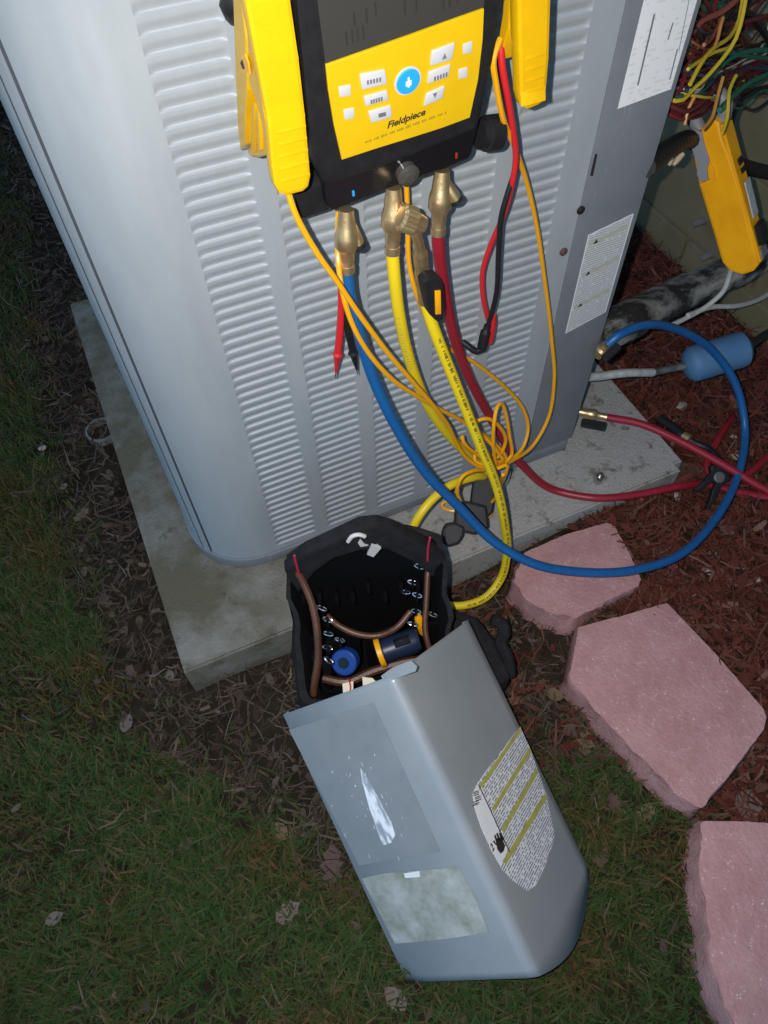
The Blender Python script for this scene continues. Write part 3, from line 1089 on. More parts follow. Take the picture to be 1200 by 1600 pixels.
plate('handle_inlay', FV, [(676, 450), (685, 449), (686, 486), (677, 487)], .0035, .0055, M['amber'], vh, bev=.0008)


def hose_print(parent, P, r, t0, t1, marks, m_):
    """black lettering run along the side of the hose that faces the gauge"""
    S = spline(P, .0012)
    n = len(S)
    mb = MB()
    for k_ in range(marks):
        i = int((t0 + (t1 - t0) * k_ / marks) * n)
        if random.random() < .22:
            continue
        p, q = S[i], S[i + 1]
        t = (q - p).normalized()
        vdir = (CAM - p).normalized()
        side = t.cross(vdir).normalized()
        out = side.cross(t).normalized()
        h = random.uniform(.0012, .0021)
        ln = random.uniform(.0005, .0010)
        ang0 = .25
        ring = []
        for s_ in (-1, 1):
            for e in (-1, 1):
                th = ang0 + s_ * h / r
                ring.append(p + t * e * ln + (out * math.cos(th) + side * math.sin(th)) * (r + .0002))
        mb.add(ring, [(0, 1, 3, 2)])
    o = mb.build('printed_lettering', m_, parent)
    o['kind'] = 'stuff'


hose_print(hyt, P, RH, .60, .97, 210, M['ink'])
hose_print(hyt, P, RH, .05, .13, 26, M['haz'])

# red hose
hr = thing('red_hose', 'dark red refrigerant hose sweeping across the slab into a heap on the mulch', 'hose', tuple(at(930, 778, 'z', .085)))
P = path([(684, 366, 'y', .05), (686, 395, 'y', .052), (693, 445, 'y', .06), (708, 520, 'y', .075), (732, 588, 'y', .085), (765, 650, 'y', .09), (793, 698, 'y', .085), (816, 727, 'y', .075),
          (862, 764, 'z', .084), (930, 778, 'z', .084), (1000, 772, 'z', .084), (1060, 760, 'z', .082), (1105, 757, 'z', .06), (1160, 770, 'z', .05), (1225, 778, 'z', .05), (1270, 758, 'z', .05), (1260, 715, 'z', .052), (1215, 708, 'z', .055), (1165, 742, 'z', .062), (1128, 752, 'z', .068),
          (1106, 735, 'z', .07), (1120, 690, 'z', .066), (1142, 656, 'z', .046), (1165, 640, 'z', .0), (1230, 660, 'z', -.03), (1310, 700, 'z', -.01), (1300, 765, 'z', .05), (1235, 780, 'z', .085), (1195, 764, 'z', .095), (1130, 726, 'z', .112), (1060, 688, 'z', .128), (1000, 662, 'z', .138), (948, 652, 'z', .14)])
MB().tube(P, RH, 14, .006).build('hose', M['hose_red'], hr)
brass_end(hr, at(691, 266, 'y', .057), P[0])
valve_lever(hr, at(696, 285, 'y', .055), at(713, 313, 'y', .048))
brass_end(hr, at(903, 643, 'z', .14), P[-1], s=.85)
a, b_ = at(908, 660, 'z', .145), at(946, 667, 'z', .145)
MB().prism(rrect(0, 0, .014, (b_ - a).length, .003), -.004, .004, .0015, Mx=Frame(tuple((a + b_) / 2), (b_ - a).cross(Vector((0, -.4, 1))), b_ - a).M).build('valve_handle', M['black'], hr)

# ================================================================== THE MANIFOLD GAUGE
eu = Matrix.Rotation(.0059, 3, 'Z') @ Matrix.Rotation(.1717, 3, 'X') @ Matrix.Rotation(-.0938, 3, 'Y')
mo = CAM + ray(633.9, 140.4) * 0.57
FM = Frame(tuple(mo), tuple(eu @ Vector((1, 0, 0))), tuple(eu @ Vector((0, 0, 1))))
mg = thing('digital_manifold', 'black and yellow digital refrigerant gauge manifold hung on the condenser', 'pressure gauge', tuple(mo))
tl, tr, br, bl = [Vector(q) for q in FM.pts([(508, 100), (755, 12), (733, 182), (533, 248)])]
upv = (tl - bl).normalized()
HT = 0.085                                         # how far the gauge goes on above its keypad
xl, xr = tl.x - .022, tr.x + .013
zt = tl.y + HT
bo = FM.pts([(487, 240), (505, 288), (526, 291), (640, 248), (747, 204), (757, 165), (770, 95)])
body = [(xl - .006, zt)] + [(FM.uv(463, 0)[0], FM.uv(463, 0)[1])] + bo + [FM.uv(787, 0)] + [(xr + .006, zt)]
plate('body', FM, body, -.050, -.001, M['black'], mg, bev=.0045, px=False)
kp = FM.pts([(508, 100), (560, 82), (640, 54), (700, 32), (755, 12), (753, 60), (746, 122), (733, 182), (690, 198), (640, 214), (585, 231), (533, 248), (521, 195), (512, 140)])
kpd = plate('keypad', FM, kp, -.001, .0016, M['keypad'], mg, bev=.0006, px=False)
sc_ = [(tl.x, tl.y + .0008), (tr.x, tr.y + .0008), (tr.x + .001, zt - .012), (tl.x - .001, zt - .012)]
scr = plate('display', FM, sc_, -.001, .0008, M['screen'], mg, px=False)
for (u, v) in ((540, 70), (549, 67), (557, 64), (566, 61), (552, 40), (571, 35), (585, 25), (630, 22), (648, 18), (690, 14), (700, 10), (712, 5)):
    x, y = FM.uv(u, v)
    MB().add([(x, y, .0011), (x + .0014, y, .0011), (x + .0014, y + .010, .0011), (x, y + .010, .0011)], [(0, 1, 2, 3)]).build('display_segment', M['segment'], scr, W=FM.M.copy(), local=True)


def kq(*q):
    return [(500 + x / 4.444, 60 + y / 4.444) for x, y in q]


for q in (((265, 235), (440, 200), (455, 300), (280, 340)), ((295, 390), (455, 345), (465, 410), (305, 455)), ((325, 495), (480, 450), (490, 530), (345, 570)),
          ((765, 75), (925, 15), (905, 130), (755, 175)), ((745, 220), (895, 165), (880, 250), (735, 300)), ((730, 370), (855, 315), (840, 400), (710, 455))):
    bt = plate('button', FM, kq(*q), .0012, .0034, M['button'], kpd, bev=.0009)
for q in (((120, 325), (205, 310), (205, 385), (130, 395)), ((155, 485), (230, 470), (230, 540), (165, 555)), ((985, 30), (1050, 10), (1045, 85), (985, 100)), ((955, 205), (1015, 190), (1015, 260), (955, 270))):
    plate('indicator', FM, kq(*q), .0012, .0024, M['button'], kpd, bev=.0005)
ic = FM.uv(500 + 602 / 4.444, 60 + 285 / 4.444)
ring = [(ic[0] + .0112 * math.cos(a), ic[1] + .0112 * math.sin(a)) for a in np.linspace(0, 2 * PI, 29)[:-1]]
plate('button_ring', FM, ring, .0012, .0022, M['button'], kpd, px=False)
ring = [(ic[0] + .0098 * math.cos(a), ic[1] + .0098 * math.sin(a)) for a in np.linspace(0, 2 * PI, 29)[:-1]]
bb = plate('power_button', FM, ring, .0012, .0034, M['bluebtn'], kpd, bev=.0008, px=False)
mb = MB()
for dx, h0, h1 in ((0, -.0042, .0042), (-.0016, -.0030, .0012), (.0016, -.0030, .0012)):
    mb.add([(ic[0] + dx - .0008, ic[1] + h0, .0036), (ic[0] + dx + .0008, ic[1] + h0, .0036), (ic[0] + dx + .0008, ic[1] + h1, .0036), (ic[0] + dx - .0008, ic[1] + h1, .0036)], [(0, 1, 2, 3)])
mb.build('button_symbol', M['white'], bb, W=FM.M.copy(), local=True)
# print on the buttons: bars of lettering, arrows
mb = MB()
for (x0, y0, x1, y1) in ((320, 285, 405, 265), (345, 420, 415, 400), (400, 515, 440, 505), (785, 260, 865, 230)):
    n_ = 5
    for i in range(n_):
        u, v = x0 + (x1 - x0) * i / (n_ - 1), y0 + (y1 - y0) * i / (n_ - 1)
        x, y = FM.uv(500 + u / 4.444, 60 + v / 4.444)
        mb.add([(x - .0009, y - .0018, .0037), (x + .0007, y - .0018, .0037), (x + .0007, y + .0018, .0037), (x - .0009, y + .0018, .0037)], [(0, 1, 2, 3)])
for (u, v, s_) in ((850, 105, 1), (785, 375, -1)):
    x, y = FM.uv(500 + u / 4.444, 60 + v / 4.444)
    mb.add([(x - .0020, y - .0020 * s_, .0037), (x + .0020, y - .0020 * s_, .0037), (x, y + .0026 * s_, .0037)], [(0, 1, 2)])
mb.build('button_print', M['greyink'], kpd, W=FM.M.copy(), local=True)
pa, pb = Vector(FM.uv(500 + 440 / 4.444, 60 + 605 / 4.444)), Vector(FM.uv(500 + 740 / 4.444, 60 + 495 / 4.444))
rot = math.atan2(pb.y - pa.y, pb.x - pa.x)
cx_, cy_ = (pa + pb) / 2
text_mb('Fieldpiece', (pb - pa).length / 4.55, FM, cx_, cy_, rot, 0.28, .0018).build('maker_lettering', M['ink'], kpd, W=FM.M.copy(), local=True)
mb = MB()
for i in range(46):
    t = i / 45
    if i % 9 in (4, 8):
        continue
    u, v = 310 + 555 * t, 712 - 205 * t
    x, y = FM.uv(500 + u / 4.444, 60 + v / 4.444)
    h_ = random.uniform(.0008, .0014)
    mb.add([(x - .0006, y - h_, .0018), (x + .0006, y - h_, .0018), (x + .0006, y + h_, .0018), (x - .0006, y + h_, .0018)], [(0, 1, 2, 3)])
mb.build('small_print', mat('brown_print', (.34, .24, .01), .5), kpd, W=FM.M.copy(), local=True)
# lower valve block, knobs, sight glass
vb = plate('valve_block', FM, [(508, 270), (516, 332), (524, 340), (614, 304), (706, 272), (738, 258), (743, 250), (760, 180)], -.048, -.008, M['black_gloss'], mg, bev=.003)
plate('side_port', FM, [(459, 300), (463, 338), (470, 344), (518, 328), (512, 280)], -.044, -.016, M['black'], mg, bev=.004, off=-.016)
c = FM.w(*FM.uv(748, 210, -.022), -.022)
e_ = FM.w(*FM.uv(781, 206, -.022), -.022)
MB().lathe(c, e_, [(0, .013), (.25, .013), (.3, .0155), (.9, .0155), (1, .012)], 20).build('valve_knob', M['black'], mg)
c = FM.w(*FM.uv(634, 268, -.008), -.008)
sg = MB().lathe(c, c + FM.z * .010, [(0, .0105), (.6, .0105), (.8, .0085), (.82, .0075), (1, .004)], 24).build('sight_glass', mat('smoked_glass', (.06, .055, .05), .08), mg)
for (u, v), m_ in (((552, 302), M['bluebtn']), ((713, 243), mat('red_dot', (.3, .03, .01), .4))):
    x, y = FM.uv(u, v, -.0078)
    plate('port_dot', FM, rrect(x, y, .0022, .0062, .001), -.0082, -.0072, m_, vb, px=False)
hk = MB().tube([FM.w(.0, zt - .01, -.03), FM.w(0, zt + .03, -.03), FM.w(0, zt + .045, -.06), Vector((FM.w(0, 0, 0).x, .13 + .01, Z1 + .036)), Vector((FM.w(0, 0, 0).x, .13 + .06, Z1 + .036))], .004, 10)
hk.build('hanging_hook', M['black'], mg)
c = FM.w(xl - .02, FM.uv(365, 5)[1], -.03)
mb = MB()
mb.tube([at(400, -20, 'y', .07), at(375, -5, 'y', .07), at(362, 8, 'y', .075), at(372, 22, 'y', .08)], .009, 10)
mb.build('strap', M['rubber'], mg)

# ---- the two yellow pipe clamps clipped at the gauge's sides
def pipe_clamp(label, front, y0, thick, xflank, flank, cable_end):
    t = thing('pipe_clamp', label, 'clamp', tuple(at(*front[0], 'y', y0)), group='yellow pipe clamps on the gauge')
    F = Frame((0, y0, 0), (1, 0, 0), (0, 0, 1))
    pl = F.pts(front)
    # the lever continues upward out of sight
    lf, rt = Vector(pl[0]), Vector(pl[-1])
    d1, d2 = (Vector(pl[0]) - Vector(pl[1])).normalized(), (Vector(pl[-1]) - Vector(pl[-2])).normalized()
    pl = [tuple(lf + d1 * .04 + Vector((.006, .01))), tuple(lf + d1 * .035)] + pl + [tuple(rt + d2 * .035), tuple(rt + d2 * .04 + Vector((-.006, .01)))]
    lever = plate('front_lever', F, pl, -thick, 0, M['yellow'], t, bev=.0042, px=False)
    G = Frame((xflank, 0, 0), (0, -1, 0), (0, 0, 1))
    for nm, q, z0, z1, bv in flank:
        plate(nm, G, q, z0, z1, M['yellow'], t, bev=bv)
    return t, F, lever


wy0 = .01
t, F, lever = pipe_clamp('yellow pipe clamp left of the gauge, shown from its open flank', [(382, 0), (400, 95), (417, 186), (424, 260), (428, 288), (436, 304), (450, 306), (474, 300), (483, 292), (486, 275), (478, 180), (468, 90), (455, 0)], wy0, .013, .2545,
                  [('rear_lever', [(362, -30), (364, 24), (367, 110), (371, 200), (375, 236), (383, 226), (383, 185), (386, 142), (386, 120), (384, 60), (376, -10)], -.030, 0, .002),
                   ('hinge_plate', [(376, -20), (384, 60), (386, 110), (388, 134), (396, 152), (406, 190), (412, 230), (416, 232), (412, 186), (398, 110), (384, 20), (380, -20)], -.026, -.001, .001),
                   ('grip_web', [(384, 190), (381, 230), (377, 240), (383, 247), (394, 249), (412, 243), (417, 238), (410, 195), (397, 150), (390, 140)], -.028, -.005, .002),
                   ('grip_rib', [(390, 160), (388, 238), (391, 240), (394, 165)], -.006, -.002, .0006),
                   ('grip_rib', [(396, 172), (398, 236), (402, 236), (400, 178)], -.006, -.002, .0006)], None)
G = Frame((.2545, 0, 0), (0, -1, 0), (0, 0, 1))
plate('pivot_eye', G, [(380, 88), (385, 84), (391, 100), (392, 116), (387, 112)], .0002, .0012, M['amber'], t)
plate('pivot_hole', G, [(377, 98), (380, 92), (383, 106), (381, 108)], .0002, .0009, M['black'], t)
mb = MB()
for i in range(5):
    a, b_ = F.uv(434 + i, 205 + 20 * i), F.uv(478 + i * 1.5, 198 + 18 * i)
    mb.box(((a[0] + b_[0]) / 2, (a[1] + b_[1]) / 2, 0), (abs(b_[0] - a[0]), .0024, .0016), bev=.0006)
mb.build('grip_ridges', M['yellow'], t, W=F.M.copy(), local=True)

t, F, lever = pipe_clamp('yellow pipe clamp right of the gauge, beside the red test lead', [(808, 0), (810, 80), (812, 150), (816, 168), (825, 172), (846, 164), (854, 150), (859, 90), (862, 0)], .02, .013, .476,
                  [('rear_lever', [(787, -20), (785, 20), (774, 90), (779, 95), (795, 45), (797, 0), (797, -20)], -.026, 0, .0015),
                   ('hinge_plate', [(795, -20), (796, 40), (800, 80), (804, 140), (811, 165), (815, 168), (811, 90), (808, -10)], -.024, 0, .0015)], None)
mb = MB()
for i in range(4):
    a, b_ = F.uv(822, 92 + 18 * i), F.uv(850, 84 + 17 * i)
    mb.box(((a[0] + b_[0]) / 2, (a[1] + b_[1]) / 2, 0), (abs(b_[0] - a[0]), .0022, .0014), bev=.0005)
mb.build('grip_ridges', M['yellow'], t, W=F.M.copy(), local=True)

# ---- orange sensor cables, their knot by the unit's foot
RC = .0027


def cable(label, pts, n=8):
    P = path(pts)
    o = MB().tube(P, RC, n, .005).build('sensor_cable', M['cable'])
    return tag(o, label, 'cable', 'orange sensor cables')


cable('orange cable from the left yellow clamp crossing in front of the blue hose', [
    (450, 300, 'y', .02), (462, 335, 'y', .015), (492, 390, 'y', .012), (527, 440, 'y', .010), (562, 492, 'y', .010), (605, 550, 'y', .012), (648, 600, 'y', .016), (682, 640, 'y', .022), (702, 668, 'y', .03), (712, 690, 'y', .035),
    (728, 714, 'y', .035), (752, 730, 'y', .03), (780, 731, 'y', .025), (792, 726, 'y', .02), (788, 745, 'y', .02), (779, 764, 'y', .02)])
cable('orange cable that starts behind the blue hose fitting and crosses the first cable', [
    (529, 330, 'y', .06), (528, 400, 'y', .05), (534, 450, 'y', .03), (548, 500, 'y', .022), (575, 550, 'y', .02), (612, 592, 'y', .022), (650, 618, 'y', .03), (688, 640, 'y', .04), (712, 652, 'y', .045), (738, 668, 'y', .05), (772, 692, 'y', .055), (790, 716, 'y', .05), (776, 722, 'y', .045),
    (752, 714, 'y', .05), (724, 690, 'y', .055), (722, 680, 'y', .06)])
cable('orange cable dropping behind the knurled brass fitting into the tangle', [
    (634, 270, 'y', .085), (637, 340, 'y', .085), (639, 410, 'y', .08), (650, 458, 'y', .075), (668, 500, 'y', .085), (692, 538, 'y', .09), (740, 566, 'y', .095), (792, 608, 'y', .095), (818, 640, 'y', .09), (825, 672, 'y', .08), (815, 702, 'y', .065), (790, 722, 'y', .05), (765, 727, 'y', .04),
    (742, 720, 'y', .05), (748, 700, 'y', .06), (776, 715, 'y', .05), (790, 690, 'y', .05), (776, 662, 'y', .05), (758, 654, 'y', .05), (742, 660, 'y', .05), (738, 668, 'y', .045), (756, 682, 'y', .04), (773, 700, 'y', .035), (786, 718, 'y', .03)])
cable('orange cable from the right yellow clamp sweeping down over the grey service panel', [
    (782, 60, 'y', .055), (771, 92, 'y', .05), (775, 130, 'y', .05), (786, 185, 'y', .055), (804, 230, 'y', .07), (820, 275, 'y', .085), (836, 340, 'y', .095), (850, 430, 'y', .10), (862, 530, 'y', .10), (866, 595, 'y', .095), (856, 655, 'y', .085), (832, 697, 'y', .07), (800, 720, 'y', .05), (768, 733, 'y', .03), (738, 736, 'y', .02),
    (722, 745, 'y', .015), (714, 765, 'y', .012), (719, 783, 'y', .01)])
cable('orange cable standing up in a narrow loop above the tangle', [
    (775, 728, 'y', .035), (771, 695, 'y', .035), (772, 660, 'y', .04), (777, 636, 'y', .05), (783, 630, 'y', .055), (789, 642, 'y', .055), (796, 680, 'y', .05), (799, 712, 'y', .045), (790, 722, 'y', .04)])
cable('short orange cable end curling past the black clamp on the slab', [
    (786, 742, 'y', .0), (776, 775, 'z', .16), (764, 788, 'z', .13), (752, 795, 'z', .12), (768, 788, 'z', .11), (766, 805, 'z', .10), (748, 812, 'z', .10), (720, 800, 'z', .10), (700, 797, 'z', .10), (690, 790, 'z', .10), (696, 784, 'z', .105), (710, 788, 'z', .11)])

# ---- black sensor clamp lying on the slab under the cables
bc = thing('black_sensor_clamp', 'black plastic sensor clamp lying on the slab below the tangle of orange cable', 'clamp', tuple(at(735, 830, 'z', .085)))
FB = Frame(tuple(at(735, 815, 'z', .115)), tuple(rgt), tuple(up))
plate('jaw', FB, [(738, 760), (742, 742), (752, 735), (768, 738), (775, 748), (770, 800), (758, 812), (742, 806), (735, 785)], -.014, .008, M['black'], bc, bev=.004)
plate('body', FB, [(712, 790), (728, 782), (760, 790), (764, 825), (742, 836), (722, 832), (709, 822)], -.018, .012, M['black'], bc, bev=.005)
plate('handle', FB, [(690, 830), (696, 818), (710, 815), (726, 822), (724, 838), (716, 850), (700, 855), (691, 848)], -.018, .014, M['black'], bc, bev=.005)
plate('spring_arm', FB, [(780, 730), (797, 728), (803, 735), (798, 752), (790, 762), (778, 760)], -.03, -.018, M['paint_dark'], bc, bev=.003)

# ---- test leads
tl_ = thing('test_lead_pair', 'red and black test leads twisted together ending in right-angled plugs', 'test leads', tuple(at(765, 500, 'y', .09)))
P = path([(782, 60, 'y', .06), (784, 98, 'y', .055), (793, 150, 'y', .055), (802, 205, 'y', .06), (806, 245, 'y', .065), (800, 288, 'y', .07), (786, 338, 'y', .08), (766, 385, 'y', .09), (754, 425, 'y', .095), (755, 465, 'y', .095), (763, 500, 'y', .095)])
MB().tube(P, .0031, 10).build('red_lead', M['lead_red'], tl_)
P = path([(787, 50, 'y', .07), (782, 100, 'y', .068), (794, 165, 'y', .068), (806, 225, 'y', .07), (806, 262, 'y', .072), (794, 300, 'y', .07), (783, 340, 'y', .07), (779, 395, 'y', .075), (776, 455, 'y', .08), (768, 490, 'y', .085), (760, 515, 'y', .088)])
MB().tube(P, .0031, 10).build('black_lead', M['wire_black'], tl_)
a, b_ = at(770, 492, 'y', .095), at(764, 536, 'y', .095)
MB().lathe(a, b_, [(0, .0045), (.3, .0062), (.9, .0062), (1, .004)], 12).build('red_plug', M['lead_red'], tl_)
mb = MB().tube(path([(762, 508, 'y', .088), (757, 525, 'y', .086), (752, 544, 'y', .084), (744, 549, 'y', .084), (733, 542, 'y', .09), (722, 534, 'y', .098)]), lambda t: .0045 if t < .12 else (.0066 if t < .6 else .0042), 12, .003)
mb.build('black_plug', M['black'], tl_)

for label, m_, P in (('red test probe hanging point down behind the blue hose', 'lead_red', [(532, 440), (533, 480), (531, 520), (528, 550)]),
                     ('black test probe hanging point down beside the red probe', 'black', [(534, 430), (538, 480), (545, 520), (551, 548)])):
    pr_ = thing('test_probe', label, 'test probe', tuple(at(*P[-1], 'y', .085)))
    Q = [at(u, v, 'y', .085) for u, v in P]
    MB().tube(Q, lambda t: .0030 + .0014 * min(1, t * 1.4), 10, .004).build('grip', M[m_], pr_)
    d_ = (Q[-1] - Q[-2]).normalized()
    MB().lathe(Q[-1], Q[-1] + d_ * .032, [(0, .0045), (.1, .0062), (.2, .0046), (.8, .0020), (1, .0011)], 12).build('finger_guard', M[m_], pr_)
    MB().cyl(Q[-1] + d_ * .030, Q[-1] + d_ * .040, .0009, .0005, 8).build('tip', M['steel'], pr_)

# ================================================================== CLAMP METER in the wires
A, B = at(1112, 205, 'y', .22), at(1162, 415, 'y', .12)
T_, Bm = A, A + (B - A).normalized() * (B - A).length
zl = (A - B).normalized()
vdir = (CAM - (A + B) / 2).normalized()
nA = (vdir - zl * vdir.dot(zl)).normalized()
sx = zl.cross(nA)                                   # to the right in the picture, roughly
if sx.dot(rgt) < 0:
    sx = -sx
nA = (nA * math.cos(.42) - sx * math.sin(.42)).normalized()
FC = Frame(tuple((A + B) / 2), tuple(sx * math.cos(.42) + (vdir - zl * vdir.dot(zl)).normalized() * math.sin(.42)), tuple(zl))
if FC.z.dot(vdir) < 0:
    FC = Frame(tuple((A + B) / 2), tuple(-FC.x), tuple(zl))
Lm = (A - B).length
cm = thing('clamp_meter', 'amber clamp meter with a grey trigger hanging among the loose wires', 'clamp meter', tuple((A + B) / 2))
sideq = [(1078, 215), (1092, 290), (1112, 355), (1128, 410), (1140, 424), (1160, 430), (1178, 424), (1186, 414), (1172, 360), (1158, 300), (1142, 250), (1128, 215), (1124, 192), (1113, 184), (1104, 200)]
plate('body', FC, sideq, -.030, 0, M['amber'], cm, bev=.004)
plate('trigger', FC, [(1078, 215), (1082, 230), (1091, 255), (1090, 272), (1097, 283), (1108, 280), (1106, 262), (1110, 250), (1102, 225), (1098, 205), (1086, 200)], .0005, .004, mat('grey_trigger', (.24, .245, .27), .5), cm, bev=.001)
plate('trigger_guard', FC, [(1096, 290), (1112, 286), (1119, 280), (1116, 262), (1110, 252), (1109, 262), (1112, 278), (1096, 285)], .0, .004, M['amber'], cm, bev=.001)
# the front of the meter, seen at a slant
FD = Frame(tuple(FC.w(*FC.uv(1128, 300), 0)), tuple(-FC.z), tuple(FC.y))
right = [FC.uv(u, v) for u, v in ((1124, 196), (1142, 250), (1158, 300), (1172, 360), (1184, 410))]
def fstrip(name, i0, i1, d0, d1, m_, h, parent, lift=.001):
    """a piece on the meter's front face, between two heights along its edge and two depths"""
    a, b_ = Vector(right[i0]) if isinstance(i0, int) else Vector(i0), Vector(right[i1]) if isinstance(i1, int) else Vector(i1)
    n_ = Vector(((b_ - a).y, -(b_ - a).x)).normalized()
    if n_.x < 0:
        n_ = -n_
    q = []
    for k_ in (0, 1):
        for (p_, dd) in ((a, d0), (b_, d0), (b_, d1), (a, d1)):
            r_ = p_ + n_ * (lift + h * k_)
            q.append(FC.w(r_.x, r_.y, -dd))
    return MB().add(q, [(0, 1, 2, 3), (7, 6, 5, 4), (0, 4, 5, 1), (1, 5, 6, 2), (2, 6, 7, 3), (3, 7, 4, 0)]).build(name, m_, parent)


def lerp(i, t):
    return Vector(right[i]).lerp(Vector(right[i + 1]), t)


fp = fstrip('front_plate', 0, 4, -.000, .029, M['amber'], .004, cm)
fstrip('display', lerp(1, .8), lerp(2, .75), .006, .024, mat('grey_lcd', (.34, .36, .38), .15, col2=(.5, .5, .52), scale=80), .002, fp, .0045)
fstrip('rotary_dial', lerp(2, .95), lerp(3, .55), .004, .025, M['black'], .008, fp, .0045)
fstrip('jack_field', lerp(3, .65), lerp(3, .97), .005, .024, M['greyink'], .002, fp, .0045)
fstrip('speaker_slot', lerp(1, .1), lerp(1, .3), .008, .022, M['black'], .001, fp, .0045)
fstrip('speaker_slot', lerp(1, .4), lerp(1, .55), .008, .022, M['black'], .001, fp, .0045)
jw = [FC.w(*FC.uv(u, v), -.018) for u, v in ((1085, 210), (1076, 190), (1082, 165), (1105, 152), (1125, 165), (1122, 195))]
MB().tube(jw, .010, 12).build('jaw', mat('grey_jaw', (.22, .22, .24), .5), cm)

# ================================================================== THE SERVICE COVER on the grass
s_ = .893
ee = Vector((0.2889, -0.5491, 0.015))
Ec = CAM + (ee - CAM) * s_
ca = Vector((-.0679, .885, .4606)).normalized()
c1 = Vector((-.6765, .2985, -.6733)).normalized()
c2 = Vector((.7333, .3573, -.5784)).normalized()
w1, w2, Lc = .2203 * s_, .2237 * s_, .4159 * s_
F1 = Frame(tuple(Ec), tuple(c1), tuple(ca))          # left face
F1 = F1 if F1.z.dot(-c2) > 0 else Frame(tuple(Ec), tuple(-c1), tuple(ca))
Fr = Frame(tuple(Ec), tuple(c2), tuple(ca))          # right face
Fr = Fr if Fr.z.dot(-c1) > 0 else Frame(tuple(Ec), tuple(-c2), tuple(ca))
cv = thing('service_cover', 'loose grey corner cover leaning on the black tool bag in the grass', 'metal cover', tuple(Ec))
# section across the cover: return lip, left face, rounded ridge, right face, return lip
def csec(d_in=0.0):
    rr = .013
    o = [(w1 - .002, .011), (w1, .009), (w1, .002), (w1 - .002, 0)]
    o = [(a, b_) for a, b_ in o]
    pts = [(p, q) for p, q in o]                     # (distance along c1, distance along c2)
    for i in range(7):
        th = PI / 2 * i / 6
        pts.append((rr - rr * math.sin(th), rr - rr * math.cos(th)))
    pts += [(0, .013 + (w2 - .017) * i / 14) for i in range(1, 14)]
    pts += [(0, w2 - .002), (.002, w2), (.009, w2), (.011, w2 - .002)]
    return pts


sec = csec()
nl = 40
vs, fs = [], []
n_ = len(sec)
for j in range(nl + 1):
    t = j / nl
    for i, (p, q) in enumerate(sec):
        vs.append(Ec + c1 * p + c2 * q + ca * (t * Lc))
# the lower end of the right face bows outward
for i, (p, q) in enumerate(sec):
    bow = .030 * max(0, math.sin(min(1, max(0, q / w2)) * PI)) if p < .012 else 0
    vs[i] = vs[i] - ca * bow
for j in range(nl):
    for i in range(n_ - 1):
        fs.append((j * n_ + i, j * n_ + i + 1, (j + 1) * n_ + i + 1, (j + 1) * n_ + i))
mb = MB().add(vs, fs)
co = mb.build('shell', M['cover'], cv, ang=50)
sm = co.modifiers.new('sheet', 'SOLIDIFY')
sm.thickness = .0014
sm.offset = -1
# tab at the top of the ridge
tabp = F1.pts([(598, 1068), (594, 1057), (612, 1044), (640, 1033), (650, 1043), (648, 1050)])
plate('top_tab', F1, tabp, -.004, -.002, M['cover'], cv, px=False)
# end flange closing the foot of the cover
fl_ = [Ec + c1 * p + c2 * q + ca * .004 for p, q in ((w1 - .002, .003), (.012, .003), (.003, .012), (.003, w2 - .002), (.02, w2 - .004), (w1 - .004, .02))]
MB().add(fl_, [(0, 1, 2, 3, 4, 5)]).build('end_flange', M['cover'], cv)
# shallow recessed field and frame on the left face
hx = [F1.uv(u, v) for u, v in ((452, 1140), (584, 1098), (688, 1330), (562, 1352))]
rec = plate('recess', F1, hx, .0004, .0008, mat('satin_recess', (.205, .226, .242), .27, col2=(.25, .27, .283), scale=14, rough2=.38), cv, px=False)
plate('worn_label', F1, [(566, 1372), (600, 1364), (650, 1360), (716, 1354), (742, 1400), (764, 1456), (700, 1466), (618, 1474)], .0004, .0010, M['grime'], cv)
plate('label_scrap', F1, [(632, 1364), (656, 1360), (657, 1369), (634, 1371)], .0010, .0014, M['sticker'], cv)
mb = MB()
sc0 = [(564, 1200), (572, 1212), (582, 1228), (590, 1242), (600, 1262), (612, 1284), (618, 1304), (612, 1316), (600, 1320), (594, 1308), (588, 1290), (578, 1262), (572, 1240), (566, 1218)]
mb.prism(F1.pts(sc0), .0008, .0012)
mb.build('painted_glare', M['glare'], rec, W=F1.M.copy(), local=True)  # the flash's white glare on the left face, drawn as a pale patch
mb = MB()
for i in range(40):
    u, v = 572 + random.gauss(0, 22), 1250 + random.gauss(0, 42)
    u += (v - 1250) * .35
    l_, w_ = random.uniform(2, 7), random.uniform(.5, 1.3)
    mb.prism(F1.pts([(u, v), (u + w_, v + l_ * .2), (u + l_ * .45, v + l_), (u + l_ * .4 - w_, v + l_ * .8)]), .0008, .0011)
o = mb.build('painted_glare_flecks', M['glare'], rec, W=F1.M.copy(), local=True)  # sparkle around the glare, painted as small pale slivers
o['kind'] = 'stuff'
# hazard label wrapping the right face
lab = [(812, 1135), (746, 1222), (738, 1240), (741, 1262), (752, 1295), (768, 1330), (782, 1356), (800, 1376), (824, 1392), (836, 1384), (848, 1360), (858, 1335), (866, 1308), (862, 1285), (854, 1246), (842, 1210), (828, 1170)]
